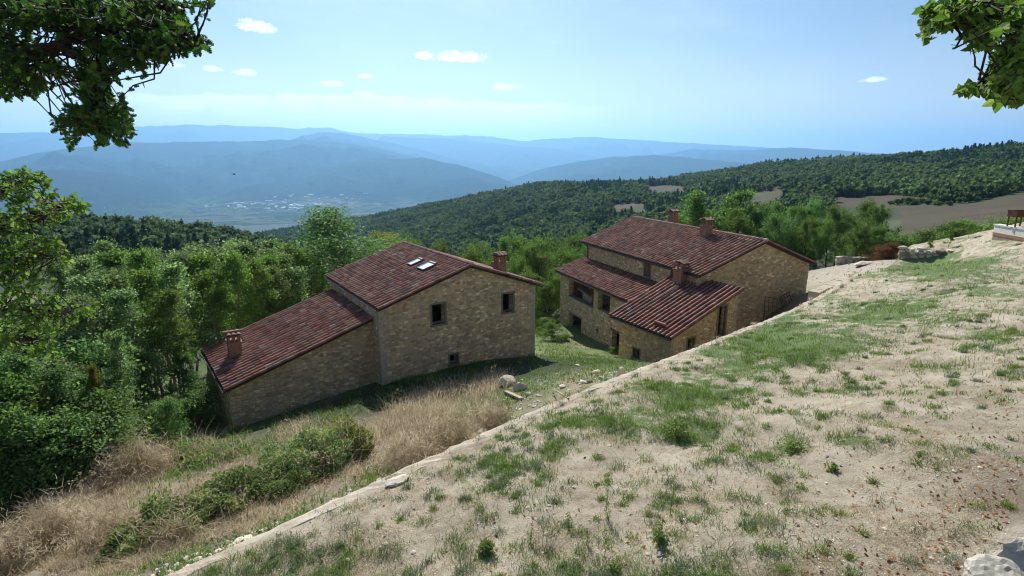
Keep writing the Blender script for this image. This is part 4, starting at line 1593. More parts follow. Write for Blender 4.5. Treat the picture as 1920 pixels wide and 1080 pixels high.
def build_trees():
    slim = Kind([make_tree('slender_tree', 100 + i, (M['bark'], M['leaf_grove']), H=10.0, env=env_slim, n_limb=20, per_limb=5, n_leaf=8200, leaf=.125, spread=.22, trunk_r=.095, base=.27, rise=(.9, 2.2), lean=.03, up=.3) for i in range(5)])
    oak = Kind([make_tree('oak_tree', 120 + i, (M['bark_dark'], M['leaf_oak']), H=10.0, env=env_oak, n_limb=22, per_limb=8, n_leaf=19000, leaf=.19, spread=.38, trunk_r=.24, base=.12, up=.4) for i in range(3)])
    bush = Kind([make_tree('shrub', 140 + i, (M['bark'], M['leaf_dark']), H=4.0, env=lambda h: 1.9 * math.sin(math.pi * min(1, .25 + .7 * h)) ** .6, n_limb=16, per_limb=7, n_leaf=11000, leaf=.12, spread=.27, trunk_r=.06, base=.04, up=.4) for i in range(3)])
    tall = Kind([make_tree('tall_tree', 160, (M['bark'], M['leaf_grove']), H=16.0, env=env_tall, n_limb=24, per_limb=8, n_leaf=20000, leaf=.145, spread=.38, trunk_r=.2, base=.25, up=.3, lean=.02)])
    twin = Kind([make_tree('oak_tree', 163, (M['bark_dark'], M['leaf_oak']), H=13.0, env=lambda h: 2.6 * math.sin(math.pi * min(1, .1 + .84 * h)) ** .7, n_limb=17, per_limb=8, n_leaf=13000, leaf=.26, spread=.40, trunk_r=.25, base=.3, up=.4, twin=True)])

    G1 = 'slender trees in the grove left of the stepped farmhouse'
    L1 = 'slender sunlit tree with light green leaves in the grove left of the stepped farmhouse'
    for u, v, y in [(150, 478, 29), (195, 470, 31), (178, 430, 40), (232, 452, 36), (262, 480, 30), (300, 462, 33), (285, 436, 42), (345, 470, 31), (330, 440, 39), (372, 452, 36), (395, 480, 33), (410, 436, 42),
                    (440, 450, 38), (462, 428, 46), (478, 468, 36.5), (505, 436, 45), (500, 470, 39), (530, 452, 42), (548, 480, 41), (560, 446, 48), (585, 490, 43), (120, 520, 25), (75, 540, 27), (225, 520, 26.5), (315, 520, 27.5), (590, 440, 52), (100, 462, 42), (165, 455, 34), (210, 440, 38.5), (248, 445, 33), (278, 455, 38), (318, 442, 35.5), (355, 432, 44), (388, 440, 40), (425, 452, 34.5), (450, 425, 43), (490, 448, 40.5), (520, 428, 50), (420, 425, 48), (545, 436, 45), (140, 450, 44)]:
        slim.put(u, v, y, L1, 'tree', G1, width=RNG.uniform(.85, 1.3), mat=M['leaf_light'] if RNG.random() < .2 else None)
    slim.put(205, 590, 21.5, 'thin grey trunked tree standing before the grove with bare lower stem', 'tree', None, width=.7, which=0)
    tall.put(632, 366, 50, 'tallest airy tree rising behind the stepped farmhouse roof, left of the ridge', 'tree', None, which=0, width=1.8, mat=M['leaf_dark'])
    tall.put(715, 424, 56, 'small yellow green tree between the tallest tree and the roof ridge', 'tree', None, mat=M['leaf_yellow'], which=0, width=1.25)
    slim.put(690, 418, 62, 'narrow yellowish tree close behind the tallest tree', 'tree', None, mat=M['leaf_yellow'], width=1.5)
    slim.put(655, 440, 56, 'slim leafy tree under the tallest tree behind the roof', 'tree', None, width=1.5)
    # dark bushes at the foot of the grove
    G2, L2 = 'dark bushes at the foot of the grove', 'dense dark green bush at the foot of the grove on the left'
    for u, v, y in [(30, 690, 19.5), (95, 715, 19), (10, 760, 17.2), (75, 775, 17.2), (140, 740, 18.8), (130, 640, 23.5), (40, 610, 26), (-40, 720, 17), (365, 725, 26), (300, 752, 22), (190, 770, 19.4)]:
        bush.put(u, v, y, L2, 'bush', G2, width=RNG.uniform(.95, 1.35), mat=M['leaf_dark'] if RNG.random() < .6 else M['leaf_oak'])
    for u, v, y in [(40, 640, 19), (88, 668, 18.5), (15, 690, 18), (120, 655, 21), (160, 680, 20.5), (60, 610, 22.5), (110, 600, 24), (185, 640, 22.5), (25, 590, 24), (230, 640, 24), (280, 650, 25), (330, 650, 27), (210, 690, 21), (140, 740, 18.6)]:
        slim.put(u, v, y, 'young slender tree with dark leaves rising out of the bushes at the lower left', 'tree', 'young trees among the bushes at the lower left', mat=M['leaf_dark'] if RNG.random() < .6 else None, width=1.5)
    # orange leaved young tree
    o = slim.put(158, 662, 19.5, 'young tree with a few orange autumn leaves in front of the grove', 'tree', None, mat=M['leaf_orange'], width=.5, which=1)
    # trees between the two houses
    G3, L3 = 'rounded trees in the gap between the two farmhouses', 'rounded mid green tree in the gap between the two farmhouses'
    for u, v, y in [(905, 456, 66), (950, 440, 72), (990, 450, 62), (1035, 446, 70), (1075, 440, 74), (1010, 470, 57), (960, 480, 56), (1060, 470, 64), (915, 485, 60), (1030, 505, 54), (985, 510, 52), (870, 470, 64), (1095, 455, 68)]:
        oak.put(u, v, y, L3, 'tree', G3, width=RNG.uniform(.62, .8))
    oak.put(775, 446, 60, 'small dark tree top showing just over the ridge of the stepped farmhouse', 'tree', None, width=.5)
    oak.put(830, 458, 60, 'small tree top showing behind the long ridge left of the chimney', 'tree', None, width=.45)
    # behind the long house
    twin.put(1352, 340, 62, 'tall dark oak with two crowns rising behind the chimneys of the long farmhouse', 'tree', None, which=0)
    G4, L4 = 'oaks behind the long farmhouse', 'broad dark green oak behind the gable of the long farmhouse'
    for u, v, y in [(1440, 375, 60), (1490, 384, 62), (1530, 378, 67), (1580, 384, 60), (1625, 376, 64), (1665, 388, 58), (1460, 400, 55), (1515, 410, 55), (1560, 415, 53), (1610, 420, 53), (1645, 424, 52.5), (1410, 392, 63), (1300, 390, 66), (1270, 400, 72), (1385, 400, 57), (1590, 396, 72)]:
        oak.put(u, v, y, L4, 'tree', G4, width=RNG.uniform(.62, .8), mat=M['leaf_dark'] if RNG.random() < .5 else None)
    # shrubs behind the crest of the lawn
    G5, L5 = 'shrubs just beyond the crest of the lawn', 'green shrub just beyond the crest of the lawn'
    for u, v, y in [(1690, 440, 54), (1725, 440, 52), (1765, 420, 50), (1800, 416, 49), (1835, 418, 50), (1862, 424, 49), (1895, 412, 50), (1925, 408, 51), (1705, 455, 50), (1750, 438, 48.5), (1672, 448, 51)]:
        bush.put(u, v, y, L5, 'bush', G5, mat=M['leaf_oak'] if RNG.random() < .6 else M['leaf_light'], width=RNG.uniform(1.1, 1.5))
    bush.put(1664, 456, 49.0, 'leafless rusty brown bush beside the dry stone wall', 'bush', None, mat=M['leaf_rust'], width=1.5)
    # saplings on the crest
    for (u, v, y), lab in zip([(1742, 440, 41.5), (1780, 428, 43), (1816, 424, 42)], ['little sapling nearest the dry stone wall on the crest of the lawn', 'little sapling between two others on the crest of the lawn', 'little sapling on the crest of the lawn nearest the white wall']):
        q = at(u, v + 24, 39.0)
        r_ = copy_tree(slim.p[0])
        place(r_, q[0], q[1], gz(q[0], q[1]), .115, 1.0 + u, lab, 'sapling', 'saplings on the crest of the lawn', True, M['leaf_oak'], 1.5)
        continue
        slim.put(u, v, y, lab, 'sapling', 'saplings on the crest of the lawn', mat=M['leaf_oak'], width=2.2)
    # shrubs near the houses
    bush.put(1180, 640, 36.3, 'ivy and brambles climbing the left wall of the tiled annex', 'bush', None, mat=M['leaf_light'], width=.8)
    G6 = 'bushes in the grass left of the loggia wing'
    for u, v, y in [(1018, 596, 47), (1035, 606, 44), (1046, 592, 51), (1010, 588, 52), (1062, 628, 43.5)]:
        bush.put(u, v, y, 'leafy bush in the grass left of the loggia wing', 'bush', G6, mat=M['leaf_light'], width=1.5)
    bush.put(1150, 650, 38.5, 'low bright green bush before the small doorway of the wing', 'bush', None, mat=M['leaf_light'], width=1.8)


build_trees()


# ------------------------------------------------------------------ woods in the distance
def wood_crown(seed, n=260, leaf=.13, pine=False):
    """unit crown (radius about 1, height 2) of leaf clumps over a lumpy core"""
    rng = np.random.default_rng(seed)
    mb = MB()
    lob = rng.normal(size=(7, 3)) * np.array([.42, .42, .36])
    lob[:, 2] += 1.05
    rad = rng.uniform(.42, .66, 7)
    if pine:
        h = rng.random(n)
        ang = rng.uniform(0, 6.28, n)
        r = (1 - h) * .62 * rng.uniform(.5, 1.05, n) + .04
        cen = np.c_[r * np.cos(ang), r * np.sin(ang), .35 + h * 2.2]
    else:
        k = rng.integers(0, 7, n)
        d = unit(rng.normal(size=(n, 3)) + np.array([0, 0, .25]))
        cen = lob[k] + d * (rad[k] * rng.uniform(.75, 1.05, n))[:, None]
    leaf_cloud(mb, rng, cen, leaf * 2.4, .8, .1, np.clip(.18 + .82 * rng.beta(2, 2, n), 0, 1))
    if not pine:
        bm = bmesh.new()
        bmesh.ops.create_icosphere(bm, subdivisions=1, radius=1)
        iv = np.array([x.co[:] for x in bm.verts])
        jf = np.array([[w.index for w in p.verts] for p in bm.faces])
        bm.free()
        for c, r in zip(lob, rad):
            mb.add(c + iv * r * .72 * rng.uniform(.85, 1.1, (len(iv), 1)), jf, .38)
    tk = MB().tube([(0, 0, -.35), (.02, 0, .35), (0, .03, 1.2)], [.075, .06, .03], 5)
    return mb, tk


def far_tree_spots():
    rng = np.random.default_rng(23)
    pts = []
    more = 1.3
    # hillside behind and to the right, and the wooded spur on the left
    for (a0, a1, r0, r1, dens) in [(-16, 56, 165, 560, 1 / 30.), (-16, 56, 560, 1010, 1 / 40.), (-50, -17, 105, 400, 1 / 40.), (-27, -8, 420, 1250, 1 / 70.)]:
        area = math.radians(a1 - a0) * (r1 ** 2 - r0 ** 2) / 2
        n = int(area * dens * more)
        a = np.radians(rng.uniform(a0, a1, n))
        r = np.sqrt(rng.uniform(r0 ** 2, r1 ** 2, n))
        pts.append(np.c_[r * np.sin(a), r * np.cos(a)])
    p = np.concatenate(pts)
    x, y = p.T
    z = base_z(x, y)
    r = np.hypot(x, y)
    keep = np.ones(len(p), bool)
    for dz in (0, 3, 6):
        keep &= ~field_mask(x, y, z + dz)
    u, v = project(np.c_[x, y, z + 6])
    keep &= (u > -60) & (u < 1990)
    keep &= ~((u > 1380) & (r < 230))                 # open slope in front of the big field
    keep &= ~((u > 1690) & (r < 330) & (v > 372))
    keep &= ~((u > 640) & (u < 900) & (r < 150))
    keep &= ~((u < 420) & (r < 190) & (fbm(x / 16, y / 16, 3) < .5))   # scrub with gaps on the near spur
    # not hidden behind the crest
    q = np.linspace(.25, .97, 24)
    e = (z + 8) / r
    vis = np.ones(len(p), bool)
    for t in q:
        vis &= (base_z(x * t, y * t) / (r * t)) < e + .004
    keep &= vis
    return p[keep], z[keep], r[keep]


def build_woods():
    rng = np.random.default_rng(31)
    p, z, r = far_tree_spots()
    protos = [wood_crown(300 + i, 420, .115) for i in range(5)] + [wood_crown(320 + i, 420, .10, True) for i in range(2)]
    objs = []
    for i, (c, t) in enumerate(protos):
        mb = MB()
        o = None
        for s_, mi in ((t, 1), (c, 0)):
            for V, in [(np.concatenate(s_.v),)]:
                pass
        # crown and trunk of a far tree in one small mesh (a handful of pixels each)
        me = c.build('forest_tree', [M['leaf_pine'] if i >= 5 else M['leaf_wood'], M['bark']])
        objs.append(me)
    order = np.argsort(r)
    conif = (fbm(p[:, 0] / 90 + 3, p[:, 1] / 90, 3) > .60) & (rng.random(len(p)) < .6)
    size = (1.5 + 2.5 * rng.beta(1.6, 1.8, len(p))) * np.where(r > 560, 1.08, 1.0) * np.where(r < 180, .8, 1)
    light = fbm(p[:, 0] / 40, p[:, 1] / 40 + 8, 3) + rng.normal(0, .06, len(p)) > .55
    n_ind = 280
    used = [False] * len(objs)
    for cnt, i in enumerate(order[:n_ind]):
        k = int(rng.integers(5, 7)) if conif[i] else int(rng.integers(0, 5))
        o = objs[k] if not used[k] else objs[k].copy()
        if used[k]:
            COL.objects.link(o)
        used[k] = True
        x, y = p[i]
        s = size[i]
        o.location = (x, y, z[i] - .25 * s)
        o.scale = (s, s, s * rng.uniform(.85, 1.15))
        o.rotation_euler = (0, 0, rng.uniform(0, 6.28))
        left = x < -20
        if conif[i]:
            tag(o, 'pointed dark conifer among the trees of the %s' % ('wooded spur at the left' if left else 'slope beyond the houses'), 'tree', 'conifers on the wooded spur' if left else 'conifers on the slope beyond')
        elif left:
            tag(o, 'round crowned tree on the wooded spur behind the grove at the left', 'tree', 'trees on the wooded spur')
        else:
            lt = light[i]
            tag(o, ('pale green round tree' if lt else 'dark green round tree') + ' on the near part of the slope beyond the houses', 'tree', ('pale' if lt else 'dark') + ' trees on the near slope')
            if lt:
                o.material_slots[0].link = 'OBJECT'
                o.material_slots[0].material = M['leaf_wood2']
    for k, o in enumerate(objs):
        if not used[k]:
            bpy.data.objects.remove(o)
    # the rest of the wood reads as one mass
    rest = order[n_ind:]
    lite = [wood_crown(340 + i, 90, .20) for i in range(5)] + [wood_crown(350 + i, 110, .18, True) for i in range(2)]
    mb = MB()
    for k in range(7):
        sel = np.array([i for i in rest if ((k >= 5) == bool(conif[i])) and (i % (2 if k >= 5 else 5)) == (k - 5 if k >= 5 else k)])
        if not len(sel):
            continue
        c = lite[k][0]
        V = np.concatenate(c.v)
        ang = rng.uniform(0, 6.28, len(sel))
        s = size[sel]
        ca, sa = np.cos(ang) * s, np.sin(ang) * s
        X = V[None, :, 0] * ca[:, None] - V[None, :, 1] * sa[:, None] + p[sel, 0][:, None]
        Y = V[None, :, 0] * sa[:, None] + V[None, :, 1] * ca[:, None] + p[sel, 1][:, None]
        Z = V[None, :, 2] * (s * rng.uniform(.85, 1.2, len(s)))[:, None] + z[sel][:, None] - .25 * s[:, None]
        base = np.arange(len(sel)) * len(V)
        mi = 2 if k >= 5 else 0
        start = 0
        tone = rng.normal(0, .13, len(sel))
        faces, rn, mis = [], [], []
        for lp, tt, rr in zip(c.loops, c.tot, c.rnd):
            kk = int(tt[0])
            f = lp.reshape(-1, kk)
            F = (f[None] + base[:, None, None]).reshape(-1, kk)
            faces.append(F)
            rn.append(np.clip(rr[None] + tone[:, None], 0, 1).ravel())
            mis.append(np.repeat(np.where(light[sel] & (k < 5), 1, mi), len(f)))
        nv = mb.nv
        mb.v.append(np.stack([X, Y, Z], -1).reshape(-1, 3))
        for F, R_, m_ in zip(faces, rn, mis):
            mb.loops.append((F + nv).ravel())
            mb.tot.append(np.full(len(F), F.shape[1]))
            mb.rnd.append(R_)
            mb.mi.append(m_)
            mb.sm.append(np.zeros(len(F), bool))
        mb.nv += len(sel) * len(V)
    o = mb.build('forest', [M['leaf_wood'], M['leaf_wood2'], M['leaf_pine']])
    tag(o, 'dense dark green forest covering the hillside beyond the houses', 'forest', kind='stuff')
    print('far trees', len(p), 'faces', sum(len(t) for t in mb.tot))
    # hedge trees and bushes standing in the brown fields on the right
    hp, tp = wood_crown(380, 520, .10)
    rng2 = np.random.default_rng(5)
    hedge = []
    for (u0, v0), (u1, v1), n, sz in [((1480, 372), (1560, 378), 9, 5.2), ((1500, 362), (1600, 366), 9, 5.5), ((1590, 364), (1760, 366), 16, 4.4), ((1740, 374), (1830, 372), 12, 5.2), ((1820, 366), (1915, 352), 13, 4.6), ((1700, 382), (1790, 384), 10, 2.2), ((1640, 356), (1720, 352), 8, 4.0)]:
        for i in range(n):
            q = (i + rng2.uniform(.1, .9)) / n
            h = hit(u0 + (u1 - u0) * q, v0 + (v1 - v0) * q + rng2.normal(0, 1.5), 60)
            hedge.append((h[0], h[1], sz * rng2.uniform(.7, 1.15)))
    for u, v, sz in [(1686, 384, 3.2), (1706, 384, 3.4), (1672, 384, 1.8), (1728, 381, 2.2), (1758, 384, 2.0)]:
        h = hit(u, v, 60)
        hedge.append((h[0], h[1], sz))
    src = hp.build('hedgerow_tree', [M['leaf_oak']])
    for i, (x, y, s) in enumerate(hedge):
        o = src if i == 0 else src.copy()
        if i:
            COL.objects.link(o)
        s *= .62
        o.location = (x, y, gz(x, y) - .3 * s)
        o.scale = (s * 1.15, s * 1.15, s)
        o.rotation_euler = (0, 0, rng2.uniform(0, 6.28))
        small = s < 2.2
        m = [M['leaf_wood'], M['leaf_wood2'], M['leaf_oak']][int(rng2.integers(0, 3))]
        o.material_slots[0].link = 'OBJECT'
        o.material_slots[0].material = m
        tag(o, 'small bush standing in the brown field on the right' if small else 'tree in the hedgerow crossing the brown fields on the right', 'bush' if small else 'tree', 'bushes in the brown field' if small else 'hedgerow trees between the fields')


build_woods()


# ------------------------------------------------------------------ the near oaks that hang into the picture
def lobed(n=4, seed=0):
    """outline of an oak leaf, length 1"""
    R = [(0, 0), (.035, .10)]
    for i in range(n):
        t0 = .16 + .74 * i / n
        w = .30 * math.sin(math.pi * min(.95, .25 + .62 * (i + .5) / n)) + .05
        R += [(w * .42, t0), (w, t0 + .10), (w * .92, t0 + .155)]
    R += [(.10, .93), (0, 1.0)]
    L = [(-x, y) for x, y in R[1:-1]][::-1]
    return np.array(R + L)


def broad():
    R = [(0, 0), (.16, -.04), (.34, .12), (.42, .30), (.34, .44), (.30, .60), (.17, .80), (0, 1.0)]
    L = [(-x, y) for x, y in R[1:-1]][::-1]
    return np.array(R + L)


def near_leaves(mb, rng, cen, dirs, size, shape):
    """one leaf per centre, folded along its midrib; right and left halves"""
    n = len(cen)
    nrm = rng.normal(size=(n, 3)) * .75 + np.array([0, 0, .9])
    a = unit(dirs + rng.normal(size=(n, 3)) * .45 + np.array([0, 0, -.28]))
    b = unit(np.cross(a, unit(nrm)))
    c = np.cross(b, a)
    k = len(shape)
    h = k // 2
    sz = size * rng.uniform(.65, 1.25, n)
    fold = rng.uniform(.1, .45, n)
    curl = rng.uniform(-.25, .1, n)
    X = shape[:, 0][None] * np.ones((n, 1))
    Yv = shape[:, 1][None] * np.ones((n, 1))
    Zv = np.abs(X) * fold[:, None] + curl[:, None] * Yv ** 2
    v = cen[:, None] + (b[:, None] * X[..., None] + a[:, None] * Yv[..., None] + c[:, None] * Zv[..., None]) * sz[:, None, None]
    i = np.arange(n)[:, None] * k
    right = np.arange(0, h + 1)[None] + i
    left = np.r_[np.arange(h, k), 0][None] + i
    r = np.clip(rng.beta(2, 2, n), 0, 1)
    mb.add(v.reshape(-1, 3), right, r)
    mb.loops.append((left + (mb.nv - n * k)).ravel())
    mb.tot.append(np.full(n, left.shape[1]))
    mb.rnd.append(r)
    mb.mi.append(np.zeros(n, int))
    mb.sm.append(np.zeros(n, bool))


def hanging_tree(name, base, height, limbs, blobs, leaf, shape, mat, label, seed, lean=(0, 0), rt=.28, dens=1.0):
    """limbs: lists of (u, v, depth) seen in the frame; blobs: (u, v, ru, rv, depth, n twigs)"""
    rng = np.random.default_rng(seed)
    root = empty(name, base)
    tag(root, label, 'tree')
    base = np.asarray(base, float)
    tk, cr = MB(), MB()
    top = np.array([lean[0], lean[1], height])
    path = limb_path(rng, (0, 0, -.5), top, 8, .08)
    tk.tube(path, np.linspace(rt, rt * .3, 8), 10)
    nodes = []
    for li, (h, pts, r0) in enumerate(limbs):
        q = h * 7
        k = int(min(q, 6))
        o = path[k] * (1 - (q - k)) + path[k + 1] * (q - k)
        P = [at(u, v, d) - base for u, v, d in pts]
        P = np.array([o] + P)
        # round the corners
        t = np.linspace(0, len(P) - 1, len(P) * 5)
        Q = np.stack([np.interp(t, np.arange(len(P)), P[:, j]) for j in range(3)], 1)
        for _ in range(3):
            Q[1:-1] = (Q[:-2] + Q[1:-1] * 2 + Q[2:]) / 4
        Q[3:-1] += rng.normal(0, .022, (len(Q) - 4, 3))
        tk.tube(Q, np.linspace(r0, max(.012, r0 * .28), len(Q)), 8)
        nodes.append(Q[4:])
    nodes = np.concatenate(nodes)
    cen, dirs = [], []
    for u, v, ru, rv, d, n in blobs:
        for _ in range(int(n * dens)):
            a, rr = rng.uniform(0, 6.28), math.sqrt(rng.random())
            e = at(u + ru * rr * math.cos(a), v + rv * rr * math.sin(a), d + rng.normal(0, .38)) - base
            dist = np.linalg.norm(nodes - e, axis=1)
            o = nodes[int(np.argmin(dist + rng.uniform(0, .5, len(dist))))]
            L = np.linalg.norm(e - o)
            if L > 1.1:
                o = e + (o - e) * (1.1 / L)
            lp = limb_path(rng, o, e, 5, .18, .05)
            tk.tube(lp, np.linspace(.012, .004, 5), 4, cap=False)
            m = int(rng.integers(6, 11))
            tt = np.r_[np.ones(m // 2), rng.uniform(.45, 1, m - m // 2)]
            kq = np.minimum((tt * 4).astype(int), 3)
            c = lp[kq] * (1 - (tt * 4 - kq))[:, None] + lp[kq + 1] * (tt * 4 - kq)[:, None]
            cen.append(c + rng.normal(0, .012, c.shape))
            w = unit(e - o)
            dirs.append(unit(w[None] * .55 + rng.normal(size=(m, 3)) * .75))
    near_leaves(cr, rng, np.concatenate(cen), np.concatenate(dirs), leaf, shape)
    tk.build('trunk', M['bark_dark'], root)
    cr.build('crown', mat, root)
    return root


def build_near_trees():
    b1 = (-11.0, 6.2, gz(-11.0, 6.2))
    hanging_tree('oak_tree', b1, 11.5,
                 [(.80, [(-120, 70, 6.4), (28, 92, 6.3), (75, 96, 6.2), (122, 88, 6.1), (128, 66, 6.1), (150, 48, 6.0), (215, 60, 5.9), (290, 50, 5.9)], .085),
                  (.82, [(60, 96, 6.25), (122, 90, 6.1), (155, 106, 6.0), (172, 150, 6.0), (185, 190, 5.9), (190, 235, 5.9)], .06),
                  (.86, [(-100, -10, 6.2), (60, 10, 6.1), (110, 30, 6.0), (200, 20, 6.0), (340, 10, 6.0)], .07),
                  (.78, [(-100, 130, 6.6), (0, 128, 6.5), (60, 118, 6.4), (92, 117, 6.3)], .04),
                  (.80, [(122, 90, 6.1), (160, 80, 6.0), (250, 100, 6.0), (330, 85, 5.9), (370, 80, 5.9)], .03)],
                 [(60, 15, 110, 34, 6.2, 95), (170, 30, 110, 42, 6.0, 115), (280, 30, 78, 48, 5.9, 105), (330, 70, 34, 34, 5.9, 42), (375, 82, 16, 12, 5.9, 10), (255, 100, 58, 26, 5.9, 62), (190, 108, 45, 34, 6.0, 55), (180, 155, 36, 40, 5.9, 55),
                  (200, 215, 48, 34, 5.9, 60), (140, 225, 36, 26, 5.9, 28), (230, 245, 22, 22, 5.9, 18), (185, 255, 14, 20, 5.9, 10), (135, 260, 12, 14, 5.9, 6), (20, 55, 46, 34, 6.3, 34), (15, 125, 34, 34, 6.4, 44), (10, 165, 24, 16, 6.4, 18), (58, 160, 32, 18, 6.4, 28), (95, 128, 34, 14, 6.3, 16), (375, 5, 26, 6, 5.9, 8), (-60, 60, 60, 80, 6.3, 60)],
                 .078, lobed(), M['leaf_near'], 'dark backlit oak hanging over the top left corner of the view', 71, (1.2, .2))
    b2 = (-13.5, 9.6, gz(-13.5, 9.6))
    hanging_tree('oak_tree', b2, 9.5,
                 [(.80, [(-60, 440, 9.4), (20, 428, 9.2), (90, 405, 9.0), (140, 380, 8.9)], .06), (.9, [(-80, 345, 9.5), (10, 345, 9.3), (70, 340, 9.1)], .05),
                  (.66, [(-80, 520, 9.3), (10, 490, 9.1), (80, 480, 9.0), (125, 478, 8.9)], .05), (.55, [(-80, 600, 9.2), (0, 585, 9.0), (90, 580, 8.9), (170, 575, 8.8)], .045), (.5, [(-60, 640, 9.0), (20, 630, 8.9), (70, 650, 8.8)], .035)],
                 [(20, 350, 58, 34, 9.2, 85), (75, 345, 30, 24, 9.1, 26), (60, 400, 76, 30, 9.0, 95), (135, 388, 26, 22, 8.9, 26), (10, 440, 44, 36, 9.1, 66), (60, 470, 60, 30, 9.0, 80), (105, 480, 34, 18, 8.9, 26), (10, 520, 38, 40, 9.0, 70), (60, 545, 44, 36, 8.9, 66),
                  (110, 585, 56, 18, 8.9, 48), (160, 578, 26, 10, 8.8, 14), (20, 600, 50, 36, 8.9, 76), (85, 610, 44, 24, 8.8, 44), (80, 650, 26, 24, 8.8, 24), (65, 665, 12, 14, 8.8, 6), (-60, 480, 60, 150, 9.2, 110), (10, 640, 26, 20, 8.9, 16)],
                 .092, lobed(), M['leaf_light'], 'sunlit oak reaching in from the left edge below the dark branch', 72, (.6, -.3), .22, .62)
    b3 = (9.6, 4.4, gz(9.6, 4.4))
    hanging_tree('lime_tree', b3, 9.5,
                 [(.72, [(2050, 60, 5.5), (1930, 40, 5.4), (1850, 30, 5.3), (1780, 30, 5.3)], .06), (.66, [(2060, 140, 5.5), (1960, 130, 5.4), (1890, 150, 5.3), (1830, 165, 5.3)], .045), (.75, [(2060, -20, 5.5), (1900, 0, 5.4), (1800, 5, 5.3)], .05)],
                 [(1760, 32, 32, 26, 5.3, 30), (1735, 62, 10, 10, 5.3, 4), (1800, 28, 46, 30, 5.3, 60), (1860, 30, 60, 42, 5.3, 90), (1905, 60, 40, 40, 5.3, 60), (1835, 78, 16, 14, 5.3, 10), (1895, 110, 34, 24, 5.3, 40), (1900, 150, 36, 26, 5.3, 50), (1840, 165, 28, 12, 5.3, 20), (1815, 168, 14, 6, 5.3, 5), (1890, 185, 30, 10, 5.3, 18), (1980, 80, 50, 90, 5.4, 90), (1740, 25, 10, 14, 5.3, 6)],
                 .068, broad(), M['leaf_light'], 'broad leaved lime branch hanging into the top right corner', 73, (-.8, .1), .24)


build_near_trees()


# ------------------------------------------------------------------ grasses, brambles and weeds
def blades(mb, rng, x, y, z, h, w, lean=.45, rnd=None, mi=0, curve=.35):
    """tapering grass blades of two faces each"""
    n = len(x)
    az = rng.uniform(0, 2 * math.pi, n)
    face = rng.uniform(0, 2 * math.pi, n)
    d = np.stack([np.cos(az), np.sin(az), np.zeros(n)], 1)
    s = np.stack([np.cos(face), np.sin(face), np.zeros(n)], 1) * (np.broadcast_to(w, (n,)) / 2)[:, None]
    h = np.broadcast_to(h, (n,))
    le = np.abs(rng.normal(0, lean, n)) * h
    p = np.stack([x, y, z], 1)
    m = p + d * (le * .35)[:, None] + np.array([0, 0, 1.]) * (h * .55)[:, None]
    t = p + d * (le * (1 + curve))[:, None] + np.array([0, 0, 1.]) * (h * rng.uniform(.8, 1, n))[:, None]
    v = np.stack([p - s, p + s, m + s * .7, m - s * .7, t], 1).reshape(-1, 3)
    i = np.arange(n)[:, None] * 5
    r = np.clip(rng.beta(2, 2, n), 0, 1) if rnd is None else rnd
    mb.add(v, i + np.array([[0, 1, 2, 3]]), r, mi)
    nv = mb.nv - n * 5
    mb.loops.append((i + np.array([[3, 2, 4]]) + nv).ravel())
    mb.tot.append(np.full(n, 3))
    mb.rnd.append(r)
    mb.mi.append(np.full(n, mi))
    mb.sm.append(np.zeros(n, bool))


def scatter_view(rng, n, zf, y0, y1, dens, u_pad=60):
    """points on the ground inside the view, evenly per picture area, thinned by dens(u, v, x, y)"""
    q = rng.random(n)
    y = 1 / (1 / y0 + q * (1 / y1 - 1 / y0)) if True else None
    x = y * rng.uniform(-.98, 1.02, n)
    z = zf(x, y)
    u, v = project(np.c_[x, y, z])
    k = (u > -u_pad) & (u < 1920 + u_pad) & (v > 0) & (v < 1160)
    k &= rng.random(n) < dens(np.nan_to_num(u), np.nan_to_num(v), x, y)
    return x[k], y[k], z[k]


def gauss(u, v, lst):
    g = np.zeros(u.shape)
    for cu, cv, ru, rv, k, ang in lst:
        c, s = math.cos(math.radians(ang)), math.sin(math.radians(ang))
        du, dv = u - cu, v - cv
        a, b = (du * c + dv * s) / ru, (-du * s + dv * c) / rv
        g = np.maximum(g, k * np.exp(-(a * a + b * b) ** 1.5))
    return g


HOUSE_BOX = []


def outside_houses(x, y):
    ok = np.ones(x.shape, bool)
    for (ox, oy, yaw, w0, w1, d0, d1) in [(-6.728, 27, YA, .1, 9.95, .3, 9.3), (-6.728, 27, YA, -7.4, .2, 1.45, 8.4), (12.368, 36, YB, .2, 10.1, .2, 15.9), (12.368, 36, YB, -2.4, .5, 3.0, 16.0), (7.046, 34.57, math.radians(-29.03), .2, 6.0, .2, 5.1)]:
        dx, dy = x - ox, y - oy
        w, d = dx * math.cos(yaw) - dy * math.sin(yaw), dx * math.sin(yaw) + dy * math.cos(yaw)
        ok &= ~((w > w0) & (w < w1) & (d > d0) & (d < d1))
    return ok


